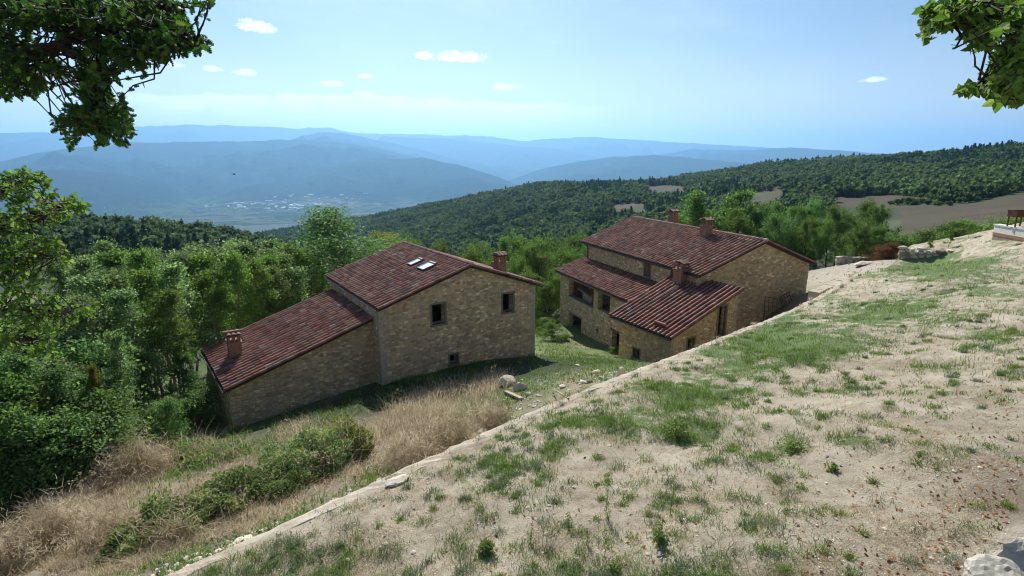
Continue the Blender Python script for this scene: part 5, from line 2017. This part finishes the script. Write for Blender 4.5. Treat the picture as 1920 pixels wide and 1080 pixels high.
def build_lawn_cover():
    rng = np.random.default_rng(41)
    lz = lambda x, y: lawn_z(x, y)
    ok = lambda x, y: in_lawn(x, y) & (st(x, y)[1] > .25) & (y < 43)
    # short dead straw lying on the soil
    x, y, z = scatter_view(rng, 420000, lz, 5.2, 44, lambda u, v, x, y: ok(x, y) * (.10 + .5 * (fbm(x / .8, y / .8, 4) > .54)))
    mb = MB()
    blades(mb, rng, x, y, z - .004, rng.uniform(.015, .05, len(x)), .005 + .0005 * y, 1.9)
    tag(mb.build('dry_lawn_straw', M['straw']), 'short dead straw lying over the sandy lawn', 'dry grass', kind='stuff')
    n1 = len(x)
    # green grass in patches
    def dens(u, v, x, y):
        g = green_at(x, y, lawn_z(x, y))
        c = fbm(x / .45 + 5, y / .45, 3)
        return ok(x, y) * np.clip((g - .12) * 2.0, 0, 1) * np.clip((c - .34) * 5, .06, 1)
    x, y, z = scatter_view(rng, 600000, lz, 5.2, 44, dens)
    mb = MB()
    hh = rng.uniform(.04, .13, len(x)) * (1 + .9 * (fbm(x / .9, y / .9 + 4, 3) > .58))
    blades(mb, rng, x, y, z - .01, hh, .006 + .0006 * y, .7)
    # loose tufts
    tx, ty, tz = scatter_view(rng, 8800, lz, 5.5, 40, lambda u, v, x, y: ok(x, y) * (.13 + .55 * sstep(fbm(x / 2.1 + 7, y / 2.1, 3), .48, .62)) * (1 - .75 * sstep(u, 1350, 1700) * sstep(v, 640, 780)))
    for a, b, c in zip(tx, ty, tz):
        m = int(rng.integers(30, 110))
        r = rng.uniform(.04, .15)
        px, py = a + rng.normal(0, r, m), b + rng.normal(0, r, m)
        blades(mb, rng, px, py, lawn_z(px, py) - .01, rng.uniform(.04, .14, m), .006 + .0006 * b, .8, mi=int(rng.random() < .35))
    tag(mb.build('lawn_grass', [M['grass'], M['sage']]), 'green grass growing in patches on the sandy lawn', 'grass', kind='stuff')
    print('straw', n1, 'grass', len(x), 'tufts', len(tx))
    # tufts that lean over the edge of the wall
    mb2 = MB()
    for _ in range(80):
        s0, t0 = rng.uniform(-3, 37), rng.uniform(-.34, .30)
        a, b = xy(s0, t0)
        m = int(rng.integers(10, 46))
        ps, pt = s0 + rng.normal(0, .12, m), t0 + rng.normal(0, .05, m)
        px, py = xy(ps, pt)
        blades(mb2, rng, px, py, np.where(pt > .1, lawn_z(px, py), wall_top(ps) - .06), rng.uniform(.05, .22, m), .007 + .0006 * b, .9, mi=int(rng.integers(0, 3)))
    tag(mb2.build('wall_edge_grass', [M['grass'], M['sage'], M['straw']]), 'tufts of grass along the top of the retaining wall', 'grass', kind='stuff')
    # fallen leaves
    def dl(u, v, x, y):
        return ok(x, y) * (.10 + .9 * np.exp(-((u - 1940) / 260) ** 2 - ((v - 910) / 130) ** 2) + .25 * sstep(u, 900, 1500) * (fbm(x / 1.1, y / 1.1 + 2, 3) > .55))
    x, y, z = scatter_view(rng, 9000, lz, 5.2, 36, dl)
    mb = MB()
    c = np.c_[x, y, z + .018]
    nrm, a, b = frames(rng, len(c), 2.2)
    sz = rng.uniform(.035, .085, len(c))
    sh = np.array([[0, -.5], [.28, -.15], [.22, .25], [0, .55], [-.22, .25], [-.28, -.15]])
    v = c[:, None] + (a[:, None] * sh[None, :, :1] + b[:, None] * sh[None, :, 1:]) * sz[:, None, None]
    mb.add(v.reshape(-1, 3), np.arange(len(c) * 6).reshape(-1, 6), rng.random(len(c)))
    tag(mb.build('fallen_leaves', material('fallen_leaf', m_straw((.16, .06, .02), (.30, .12, .045), (.42, .22, .09), .15))), 'rusty fallen leaves scattered on the lawn', 'leaves', kind='stuff')
    # pebbles and clods
    x, y, z = scatter_view(rng, 11000, lz, 5.2, 34, lambda u, v, x, y: ok(x, y) * .55)
    mb = MB()
    base = []
    for s in range(6):
        t = MB()
        rock_mb(t, (0, 0, 0), (1, 1, .7), 900 + s, 0, 0, 1)
        base.append((np.concatenate(t.v), t.loops[0].reshape(-1, 3)))
    for i in range(len(x)):
        V, f = base[i % 6]
        s = rng.uniform(.012, .05) * (1 if rng.random() > .04 else 2.2)
        a = rng.uniform(0, 6.28)
        R = np.array([[math.cos(a), -math.sin(a), 0], [math.sin(a), math.cos(a), 0], [0, 0, 1]])
        mb.add(V @ R.T * s + np.array([x[i], y[i], z[i]]), f, rng.random())
    tag(mb.build('lawn_pebbles', M['rock']), 'small pale pebbles and clods lying on the lawn', 'pebbles', kind='stuff')


build_lawn_cover()

DRY = [(210, 900, 110, 60, 1, -25), (90, 1010, 150, 60, 1, -15), (300, 830, 90, 40, .7, -30), (400, 930, 130, 36, .8, -30), (620, 860, 90, 34, .9, -30), (60, 960, 110, 70, 1, -20), (150, 880, 120, 60, .9, -20), (250, 805, 60, 40, .9, -30), (330, 1000, 170, 42, .8, -24), (120, 1050, 160, 40, .9, -10), (470, 960, 90, 40, .9, -28), (560, 850, 50, 50, 1, -40), (640, 880, 70, 34, .9, -30), (780, 790, 90, 40, 1, -28),
       (860, 765, 60, 30, .9, -28), (920, 735, 40, 22, .9, -30), (700, 830, 60, 30, .8, -25), (250, 1050, 90, 30, .8, -20), (20, 800, 60, 40, .6, 0), (520, 930, 70, 36, .8, -25), (180, 830, 60, 30, .8, -20)]


def build_bank_cover():
    rng = np.random.default_rng(51)
    ok = lambda x, y: (st(x, y)[1] < -.35) & outside_houses(x, y)
    # tall dry grass and dead stalks on the bank below the wall
    def dd(u, v, x, y):
        return ok(x, y) * np.clip(gauss(u, v + 12, DRY) * 1.2 - .05, 0, 1) * np.clip(-st(x, y)[1] / 1.5 - .15, .05, 1) * (1 - .75 * np.clip(gauss(u, v, [(330, 915, 110, 55, .5, -30), (480, 840, 90, 50, .4, -30)]), 0, 1)) * (.25 + .75 * (fbm(x / .7, y / .7, 3) > .46))
    x, y, z = scatter_view(rng, 560000, base_z, 6.5, 30, dd)
    mb = MB()
    tt_ = st(x, y)[1]
    uu, vv = project(np.c_[x, y, z])
    tallz = np.clip(gauss(uu, vv, [(70, 900, 170, 110, 1, -20), (400, 940, 150, 40, .45, -30), (800, 780, 120, 50, 1, -28), (250, 800, 80, 50, 1, 0), (930, 730, 50, 30, .8, 0), (570, 850, 60, 40, .7, -40)]), 0, 1)
    h = rng.uniform(.25, .95, len(x)) * (.32 + .68 * tallz) * np.clip(-tt_ / 1.6, .25, 1) * (.6 + .8 * fbm(x / 1.1 + 3, y / 1.1, 3))
    blades(mb, rng, x, y, z - .02, h, .008 + .0006 * y, .8, curve=.5)
    n1 = len(x)
    # dead stalks with seed heads
    x, y, z = scatter_view(rng, 2200, base_z, 7, 28, lambda u, v, x, y: dd(u, v, x, y) * .35)
    for a, b, c in zip(x, y, z):
        hh = rng.uniform(.6, 1.35)
        top = np.array([a + rng.normal(0, .16), b + rng.normal(0, .16), c + hh])
        mb.tube(limb_path(rng, (a, b, c), top, 4, .12), [.010, .008, .006, .005], 3, rng.uniform(.0, .5), cap=False)
        for _ in range(int(rng.integers(2, 6))):
            t = rng.uniform(.5, .95)
            p = np.array([a, b, c]) * (1 - t) + top * t
            e = p + np.array([rng.normal(0, .13), rng.normal(0, .13), rng.uniform(.05, .2)])
            mb.tube([p, e], [.006, .004], 3, .3, cap=False)
            leaf_cloud(mb, rng, e + rng.normal(0, .025, (6, 3)), .05, .2, 0, rng.uniform(.1, .7, 6))
        leaf_cloud(mb, rng, top + rng.normal(0, .03, (8, 3)), .055, .2, 0, rng.uniform(.1, .7, 8))
    tag(mb.build('dry_grass', M['straw']), 'tall dry grass and dead stalks on the bank below the wall', 'dry grass', kind='stuff')
    print('bank', n1, 'stalks', len(x))
    # short green growth round the houses and along the wall
    GR = [(1030, 640, 130, 50, 1, 0), (1120, 670, 70, 40, .9, 0), (960, 650, 60, 40, .9, 0), (830, 700, 160, 40, .8, -15), (560, 790, 160, 40, .8, -25), (400, 830, 90, 40, .9, -20), (350, 870, 60, 30, .8, -30), (930, 765, 60, 24, .7, -25), (860, 800, 60, 20, .8, -28), (1000, 720, 60, 26, .5, -20),
          (330, 800, 60, 40, .9, 0), (1060, 600, 60, 40, .8, 0), (720, 880, 60, 14, .5, -28), (560, 990, 60, 16, .5, -28), (1080, 700, 60, 20, .4, 0), (280, 900, 60, 50, .6, 0), (380, 790, 60, 30, .9, 0)]
    def dg(u, v, x, y):
        return ok(x, y) * np.clip(gauss(u, v, GR) + .09 * (st(x, y)[1] > -3), 0, 1) * np.clip((fbm(x / .9, y / .9 + 3, 4) - .34) * 5, .08, 1)
    x, y, z = scatter_view(rng, 480000, base_z, 8, 56, dg)
    mb = MB()
    blades(mb, rng, x, y, z - .02, rng.uniform(.07, .26, len(x)), .012 + .0009 * y, .8, mi=0)
    x, y, z = scatter_view(rng, 60000, base_z, 8, 56, lambda u, v, x, y: ok(x, y) * (.25 * dg(u, v, x, y) + .22 * (st(x, y)[1] > -2.8) * (fbm(x / .8, y / .8 + 9, 3) > .5)))
    c = np.c_[x, y, z + rng.uniform(.02, .16, len(x))]
    leaf_cloud(mb, rng, c, .10, 1.0, .0, mi=1)
    tag(mb.build('wild_grass', [M['grass'], M['sage']]), 'green wild grass and weeds on the ground round the houses', 'grass', kind='stuff')
    # rubble
    def dr(u, v, x, y):
        s, t = st(x, y)
        g = gauss(u, v, [(990, 740, 60, 30, 1, -20), (1100, 715, 90, 26, .7, -10), (640, 960, 200, 24, .7, -28), (290, 860, 40, 20, .9, -25), (850, 830, 120, 16, .8, -28), (420, 1050, 90, 24, .8, -26), (1560, 520, 60, 30, .9, -30)])
        return ok(x, y) * np.clip(1.3 * g + .16 * (t > -2.0), 0, 1)
    x, y, z = scatter_view(rng, 16000, base_z, 8, 50, dr)
    mb = MB()
    for i in range(len(x)):
        s = rng.uniform(.04, .16) * (1 if rng.random() > .06 else 2)
        rock_mb(mb, (x[i], y[i], z[i] + s * .1), (s * rng.uniform(.8, 1.5), s, s * .7), int(rng.integers(1e6)), rng.uniform(0, 6.28), 0, 1) if i < 2600 else None
    tag(mb.build('rubble', M['rock']), 'pale rubble stones scattered below the wall', 'rubble', kind='stuff')


build_bank_cover()


def mound(name, spots, mat, leaf, n, label, seed, extra=None, group=None, cat='bush'):
    """a bramble thicket: stems and leaves over a few overlapping humps; spots: (u, v, y, radius, height)"""
    rng = np.random.default_rng(seed)
    cs = []
    for u, v, y, r, h in spots:
        q = at(u, v, y)
        cs.append((q[0], q[1], gz(q[0], q[1]), r, h))
    cs = np.array(cs)
    c0 = np.array([cs[:, 0].mean(), cs[:, 1].mean(), cs[:, 2].min()])
    root = empty(name, tuple(c0))
    tag(root, label, cat, group)
    st_, lf = MB(), MB()
    k = rng.choice(len(cs), n, p=cs[:, 3] ** 2 / (cs[:, 3] ** 2).sum())
    d = unit(rng.normal(size=(n, 3)) * np.array([1, 1, .8]) + np.array([0, 0, .35]))
    d[:, 2] = np.abs(d[:, 2])
    rr = (1 - np.abs(rng.normal(0, .16, n))) if mat != M['straw'] else np.clip(rng.normal(.8, .3, n), .05, 1.5)
    lump = .45 + 1.05 * fbm(d[:, 0] * 2.4 + k * 3.7 + 50, d[:, 1] * 2.4 + d[:, 2] * 2 + 20, 3)
    P = np.c_[cs[k, 0] + d[:, 0] * cs[k, 3] * rr * lump, cs[k, 1] + d[:, 1] * cs[k, 3] * rr * lump, cs[k, 2] + d[:, 2] * cs[k, 4] * rr * lump]
    P[:, 2] = np.maximum(P[:, 2], base_z(P[:, 0], P[:, 1]) + .03)
    dry = mat == M['straw']
    leaf_cloud(lf, rng, P - c0, leaf * (3.6 if dry else 1), .1 if dry else .9, -.9 if dry else .1, shape=STALK if dry else KITE, rnd=np.clip(rng.beta(2, 2, n) * .9 + (fbm(P[:, 0] / .5, P[:, 1] / .5, 2) - .5) * 1.5, 0, 1))
    if mat != M['straw']:                # dead grass standing up through the leaves
        q = P[rng.integers(0, n, 700)]
        blades(st_, rng, q[:, 0] - c0[0], q[:, 1] - c0[1], q[:, 2] - c0[2] - .25, rng.uniform(.3, .95, 700), .015, .6)
    for i in range(90):
        a = P[int(rng.integers(n))] - c0
        j = int(rng.integers(len(cs)))
        b = cs[j, :3] + np.array([rng.normal(0, .4), rng.normal(0, .4), 0]) * cs[j, 3] - c0
        if np.linalg.norm(a - b) < 2.6:
            a = a + np.array([0, 0, rng.uniform(0, .25)])
            st_.tube(limb_path(rng, b, a, 5, .2, .5), np.linspace(.014, .005, 5), 4, .5, cap=False)
    st_.build('stems', M['straw'] if mat != M['leaf_dark'] else M['bark'], root)
    lf.build('leaves', mat, root)
    return root


def build_brambles():
    mound('bramble_thicket', [(262, 940, 11.2, .85, .65), (318, 915, 11.9, 1.2, .85), (392, 875, 12.8, 1.15, .75), (450, 855, 13.5, 1.3, .95), (520, 820, 14.4, 1.0, .8)], M['leaf_bramble'], .085, 40000, 'long dark green bramble thicket on the bank beside the pale boulder', 81)
    mound('bramble_thicket', [(555, 800, 15.2, 1.2, 1.2), (600, 778, 16.0, 1.2, 1.25)], M['leaf_bramble'], .085, 17000, 'olive bramble mound in front of the shaded lean-to wall', 82)
    mound('tall_weed_clump', [(640, 765, 17.2, 1.0, 1.45), (665, 775, 17.2, .7, 1.1), (610, 785, 16.6, .8, 1.0)], M['leaf_yellow'], .075, 12000, 'tall pale green weed clump before the inner corner of the stepped farmhouse', 83)
    mound('dry_bush', [(225, 815, 17.5, 1.05, 1.3), (265, 800, 18.2, .9, 1.1)], M['straw'], .06, 10000, 'tan dry bush at the edge of the grove above the stony patch', 84)
    mound('dry_bush', [(790, 790, 15.2, .9, .8), (845, 765, 16.2, .9, .85), (745, 805, 14.8, .7, .6)], M['straw'], .055, 12000, 'wide tan dry bush on the bank below the gable wall', 85)
    mound('dry_bush', [(915, 740, 17.6, .7, .7), (935, 728, 18.2, .5, .55)], M['straw'], .05, 5000, 'small reddish dry bush beside the heap of pale stones', 86)
    mound('dry_bush', [(60, 930, 11.8, .9, 1.0), (120, 905, 12.4, .9, .9), (20, 960, 11.2, .8, .9)], M['straw'], .055, 12000, 'brown dry bush at the lower left edge of the picture', 87)
    mound('dry_bush', [(320, 940, 11.0, .45, .6), (185, 930, 11.8, .8, .75)], M['straw'], .05, 7000, 'brown dead bush left of the long bramble thicket', 88)
    mound('green_weed_patch', [(390, 815, 18.5, .9, .45), (355, 800, 19.8, 1.0, .5), (430, 805, 18.8, .7, .4)], M['leaf_light'], .09, 6000, 'low bright green weeds at the corner of the lean-to', 89)


build_brambles()


def build_weeds():
    """single tall weeds on the lawn"""
    rng = np.random.default_rng(61)
    specs = [(1138, 975, .62, .10, 260, 'bushy pale green weed spike on the lawn left of the thin tall stalk'), (1257, 968, .95, .07, 120, 'thin tall weed stalk standing alone on the lawn'), (1066, 992, .42, .09, 150, 'short weed spike on the lawn beside the small purple flower'),
             (1100, 1023, .42, .10, 110, 'faint thin weed spike low on the lawn'), (993, 1020, .34, .08, 130, 'little weed spike nearest the left of the lawn row'), (1236, 1020, .28, .15, 170, 'rounded leafy weed on the lawn below the tall stalk'), (1150, 1072, .16, .12, 110, 'low leafy weed at the bottom edge of the lawn'),
             (912, 1040, .26, .17, 380, 'bright green bushy tuft on the lawn near the wall'), (1268, 822, .42, .34, 900, 'large dense green tuft in the middle of the lawn'), (1560, 885, .2, .13, 120, 'small green weed right of the yellowish patch'), (1480, 850, .25, .3, 300, 'yellowish green leafy weed patch on the lawn')]
    for u, v, h, w, n, lab in specs:
        p = hit(u, v, 5)
        root = empty('weed_plant', tuple(p))
        tag(root, lab, 'weed')
        stem, lf = MB(), MB()
        m = 1 if w < .12 else 6
        for i in range(m):
            e = np.array([rng.normal(0, w * .6) if m > 1 else rng.normal(0, .02), rng.normal(0, w * .6) if m > 1 else 0, h * rng.uniform(.75, 1)])
            lp = limb_path(rng, (0, 0, -.03), e, 6, .08)
            stem.tube(lp, np.linspace(.006, .003, 6), 4, cap=False)
            k = n // m
            t = rng.uniform(.08, 1, k) ** (.9 if m > 1 else 1.2)
            q = np.minimum((t * 5).astype(int), 4)
            c = lp[q] * (1 - (t * 5 - q))[:, None] + lp[q + 1] * (t * 5 - q)[:, None]
            c = c + rng.normal(size=(k, 3)) * np.array([1, 1, .5]) * (w * .45 * (1 - .6 * t))[:, None]
            leaf_cloud(lf, rng, c, .04 if m == 1 else .06, .3, -.3, None, 0, THIN if m == 1 else KITE)
        stem.build('stem', M['grass'], root)
        lf.build('leaves', M['weed'] if 'dark' not in lab else M['leaf_oak'], root)


build_weeds()


# ------------------------------------------------------------------ stones, timber and small things
def single_rock(name, u, v, y, size, label, seed, mat='rock', rot=0.0, n=1, cat='rock'):
    q = at(u, v, y)
    z = gz(q[0], q[1])
    mb = MB()
    rock_mb(mb, (0, 0, size[2] * .28), size, seed, rot, 0, 3)
    rng = np.random.default_rng(seed)
    for i in range(n - 1):
        a = rng.uniform(0, 6.28)
        rock_mb(mb, (math.cos(a) * size[0] * .35, math.sin(a) * size[1] * .35, size[2] * .25), np.array(size) * rng.uniform(.45, .7), seed + 7 + i, a, 0, 2)
    tag(mb.build(name, M[mat], loc=(q[0], q[1], z)), label, cat)


def hit_rock(name, u, v, size, label, seed, mat='rock', rot=0.0, cat='rock', y0=1.6):
    q = hit(u, v, y0)
    mb = MB()
    rock_mb(mb, (0, 0, size[2] * .3), size, seed, rot, 0, 4)
    tag(mb.build(name, M[mat], loc=tuple(q)), label, cat)


def build_rocks():
    hit_rock('boulder', 447, 940, (.62, .5, .62), 'pale boulder with a broken face beside the bramble thicket', 11, rot=.5, y0=6)
    hit_rock('rock', 371, 948, (.24, .2, .16), 'small whitish stone left of the pale boulder', 12, y0=6)
    hit_rock('rock', 952, 722, (.75, .5, .6), 'largest stone of the heap below the gable wall', 14, rot=.3, y0=8)
    hit_rock('rock', 976, 731, (.62, .45, .42), 'flat grey white stone right of the largest stone in the heap', 15, rot=.1, y0=8)
    hit_rock('rock', 990, 742, (.3, .25, .22), 'small stone below the flat grey white one', 16, y0=8)
    hit_rock('rock', 1120, 700, (.55, .3, .2), 'flat stone lying left of the white slab by the wall', 17, rot=.4, y0=10)
    hit_rock('rock', 1128, 712, (.28, .25, .2), 'little round stone by the flat one near the wall', 18, y0=10)
    hit_rock('rock', 1104, 718, (.3, .25, .2), 'grey stone in the rubble left of the white slab', 19, mat='rockdark', y0=10)
    hit_rock('rock', 1545, 545, (.7, .5, .4), 'pale stone lying against the thick stone kerb', 20, y0=20)
    hit_rock('rock', 1618, 497, (1.6, .9, .35), 'flat pale slab on the gravel before the broken wall', 21, rot=.3, y0=25)
    hit_rock('rock', 1907, 447, (.9, .6, .45), 'white stone tumbled at the end of the plastered wall', 22, mat='white', y0=25)
    hit_rock('rock', 1888, 448, (.5, .4, .3), 'smaller white stone left of the plastered wall end', 23, mat='white', y0=25)
    hit_rock('rock', 745, 905, (.5, .26, .16), 'broken cope stone lying on the wall top', 24, rot=.7, y0=6)
    hit_rock('rock', 312, 862, (.4, .3, .12), 'flat stone on the stony patch by the grove', 25, rot=.2, y0=8)
    # the two big pale boulders at the lower right corner
    q = at(1893, 1092, 4.6)
    for (u, v, y, size, lab, sd) in [(1868, 1090, 4.7, (.62, .5, .44), 'big white boulder cut by the bottom edge at the lower right corner', 41), (1930, 1062, 4.9, (.74, .62, .66), 'big cream boulder at the right edge above the white one', 42)]:
        q = at(u, v, y)
        z = gz(q[0], q[1])
        mb = MB()
        rock_mb(mb, (0, 0, q[2] - z - size[2] * .1), size, sd, .4, 0, 4)
        h = q[2] - z
        rock_mb(mb, (0, 0, h * .35), (size[0] * 1.1, size[1] * 1.1, h * 1.1), sd + 3, .2, 0, 3)
        tag(mb.build('boulder', M['white_rock'], loc=(q[0], q[1], z)), lab, 'rock')


M['white_rock'] = material('white_limestone', m_plain((.43, .40, .335), var=.55, sc=6))
build_rocks()


def build_timber():
    p, q = hit(948, 738, 8), hit(978, 752, 8)
    mb = MB()
    d = q - p
    L = np.linalg.norm(d)
    R = np.array(Vector(d / L).to_track_quat('X', 'Z').to_matrix())
    mb.box((0, 0, .10), (L, .18, .09), R)
    tag(mb.build('timber_plank', M['greywood'], loc=tuple((p + q) / 2)), 'short bleached plank lying below the heap of stones', 'plank')
    p, q = hit(1036, 735, 8), hit(1066, 752, 8)
    o = (p + q) / 2
    tag(MB().tube(np.array([p, p * .6 + q * .4 + np.array([0, 0, .05]), q]) - o + np.array([0, 0, .08]), [.02, .028, .03], 6).build('branch', M['greywood'], loc=tuple(o)), 'bare grey branch lying on the ground beside the wall', 'branch')
    # jagged white slab standing by the wall
    b = at(1158, 713, 18.1)
    out = [(-.62, -.3), (.62, -.3), (.58, .25), (.40, .52), (.28, .60), (.10, .55), (-.05, .30), (-.25, .10), (-.55, .05)]
    d = np.array([.93, .36, 0])
    nrm = np.array([-.36, .93, .25])
    n = len(out)
    F = [np.array([x, 0, z]) for x, z in out]
    V = np.array([d * f[0] * .56 + np.array([0, 0, 1.]) * (f[2] * .75 + .02) + nrm * s for s in (-.04, .04) for f in F])
    mb = MB()
    mb.add(V, np.arange(n)[None].copy()).add(V, np.arange(n, 2 * n)[::-1][None].copy())
    mb.add(V, np.array([[i, (i + 1) % n, (i + 1) % n + n, i + n] for i in range(n)]))
    tag(fix_normals(mb.build('broken_slab', M['rock'], loc=tuple(b))), 'jagged white stone slab standing by the retaining wall before the annex', 'slab')
    # rusty lattice frames leaning on the gable of the long house
    def house_b(w, dd, z):
        c, s = math.cos(YB), math.sin(YB)
        return np.array([12.368 + w * c + dd * s, 36 - w * s + dd * c, -7.583 + z])
    for (w, z0, sx, sz, tilt, lab) in [(6.2, -3.75, 1.5, 1.75, .22, 'larger brown lattice frame leaning on the shaded gable wall'), (7.75, -3.05, 1.0, 1.25, -.32, 'smaller tilted brown lattice frame leaning on the gable wall farther right')]:
        root = empty('lattice_frame', tuple(house_b(w, -.55, z0)), -YB)
        tag(root, lab, 'frame')
        R = np.array(Matrix.Rotation(-.28, 3, 'X') @ Matrix.Rotation(tilt, 3, 'Y'))
        m1, m2 = MB(), MB()
        for x in (-sx / 2, sx / 2):
            m1.box(R @ np.array([x, 0, sz / 2]), (.045, .04, sz), R)
        for z in (.03, sz - .03):
            m1.box(R @ np.array([0, 0, z]), (sx - .05, .036, .045), R)
        for i in range(1, 4):
            m2.box(R @ np.array([-sx / 2 + sx * i / 4, .012, sz / 2]), (.025, .022, sz - .1), R)
        for i in range(1, 5):
            m2.box(R @ np.array([0, -.022, sz * i / 5]), (sx - .06, .022, .03), R)
        m1.build('border', M['wood'], root)
        m2.build('lattice', M['wood'], root)
    p = house_b(7.0, .1, -2.6)
    a, b = house_b(6.9, -.1, -2.2) - p, house_b(7.45, -.9, -3.7) - p
    tag(MB().tube([a, b], .03, 6).build('pole', M['greywood'], loc=tuple(p)), 'thin pole leaning on the gable wall between the two lattice frames', 'pole')


build_timber()


def build_far_things():
    rng = np.random.default_rng(77)
    # pale sheds and houses of the town on the valley floor
    src = None
    G = 'buildings of the town in the valley'
    wallm = [M['white'], material('pale_plaster', m_plain((.55, .47, .38), var=.1)), material('grey_cladding', m_plain((.42, .42, .42), var=.1))]
    roofm = [material('pale_sheet_roof', m_plain((.62, .62, .62), var=.1)), M['tile'], material('terracotta_roof', m_plain((.36, .20, .14), var=.2))]
    spots = []
    for (u0, u1, v0, v1, n, s0, s1) in [(760, 880, 386, 392, 16, 16, 40), (880, 1160, 386, 392, 40, 22, 60), (930, 1110, 381, 386, 18, 16, 40), (1150, 1260, 378, 388, 16, 20, 60), (700, 1000, 392, 396, 10, 12, 22), (340, 470, 398, 402, 7, 10, 24), (1000, 1130, 392, 398, 12, 14, 30), (1260, 1400, 376, 384, 8, 18, 40)]:
        for _ in range(n):
            spots.append((rng.uniform(u0, u1) / 2 + 0, rng.uniform(v0, v1), rng.uniform(s0, s1)))
    for i, (u, v, s) in enumerate(spots):
        r = ray(u + 0, v)
        t = (VALLEY + 2) / r[2]
        x, y = r[0] * t, r[1] * t
        if y < 3300 or y > 9000:
            continue
        root = empty('valley_building', (x, y, float(base_z(np.array([x]), np.array([y]))[0]) - 1), rng.uniform(0, 3.14))
        shed = s > 24
        w, l, h = s * .5, s, (7 if shed else 6.5) * rng.uniform(.8, 1.5)
        k = h + w * .12
        pr = [(-w / 2, 0), (w / 2, 0), (w / 2, h), (0, h + (w * .06 if shed else w * .22)), (-w / 2, h)]
        o = solid(pr, -l / 2, l / 2)
        o.name = 'wall'
        o.data.materials.append(wallm[int(rng.integers(0, 3))])
        o.parent = root
        rz = h + (w * .06 if shed else w * .22)
        o = solid([(-w / 2 - .5, h - .1), (0, rz + .1), (w / 2 + .5, h - .1), (w / 2 + .5, h + .4), (0, rz + .7), (-w / 2 - .5, h + .4)], -l / 2 - .5, l / 2 + .5)
        o.name = 'roof'
        o.data.materials.append(roofm[0 if shed else int(rng.integers(1, 3))])
        o.parent = root
        tag(root, 'pale building of the hazy town on the valley floor', 'building', G)
    # red roofed farmhouse on the wooded ridge
    q = at(703, 402, 1090)
    z = gz(q[0], q[1])
    root = empty('hill_farmhouse', (q[0], q[1], z), .5)
    tag(root, 'small far farmhouse with a reddish roof at the tip of the wooded ridge', 'house')
    for nm, pr, l, m in (('wall', [(-5, -2), (5, -2), (5, 7), (0, 9), (-5, 7)], 9, wallm[1]), ('roof', [(-5.8, 6.7), (0, 9.1), (5.8, 6.7), (5.8, 7.2), (0, 9.7), (-5.8, 7.2)], 9.6, roofm[2])):
        o = solid(pr, -l, l)
        o.name = nm
        o.data.materials.append(m)
        o.parent = root
    # a bird in the air over the valley
    p = at(439, 327, 60)
    mb = MB()
    mb.tube([(-.20, 0, 0), (-.1, 0, .01), (.05, 0, .015), (.16, 0, .03), (.22, 0, .02)], [.01, .05, .055, .035, .008], 7)
    for s in (-1, 1):
        V = np.array([(.07, s * .03, .03), (-.06, s * .03, .03), (-.07, s * .22, .12), (.05, s * .22, .13), (-.10, s * .42, .08), (-.02, s * .44, .085)])
        mb.add(V, np.array([[0, 1, 2, 3], [3, 2, 4, 5]]))
        mb.add(V - np.array([0, 0, .012]), np.array([[3, 2, 1, 0], [5, 4, 2, 3]]))
    mb.add([(-.18, -.02, .01), (-.18, .02, .01), (-.32, .06, .0), (-.32, -.06, 0)], np.array([[0, 1, 2, 3]]))
    tag(mb.build('bird', material('black_feathers', m_plain((.015, .015, .016), var=.2)), loc=tuple(p), xf=lambda v: v * .8), 'small black bird flying over the hazy valley', 'bird')


build_far_things()


# ------------------------------------------------------------------ haze
def build_haze():
    m = bpy.data.materials.new('haze')
    m.use_nodes = True
    N = NT(m.node_tree)
    vol = N.n('ShaderNodeVolumePrincipled', {'Color': HAZE_COLOR, 'Density': HAZE_DENSITY, 'Anisotropy': 0.5})
    out = N.n('ShaderNodeOutputMaterial')
    N.t.links.new(vol.outputs[0], out.inputs['Volume'])
    b = MB().box((-1000, 9000, 310), (62000, 44000, 1660))
    tag(b.build('haze', m), kind='stuff')


build_haze()
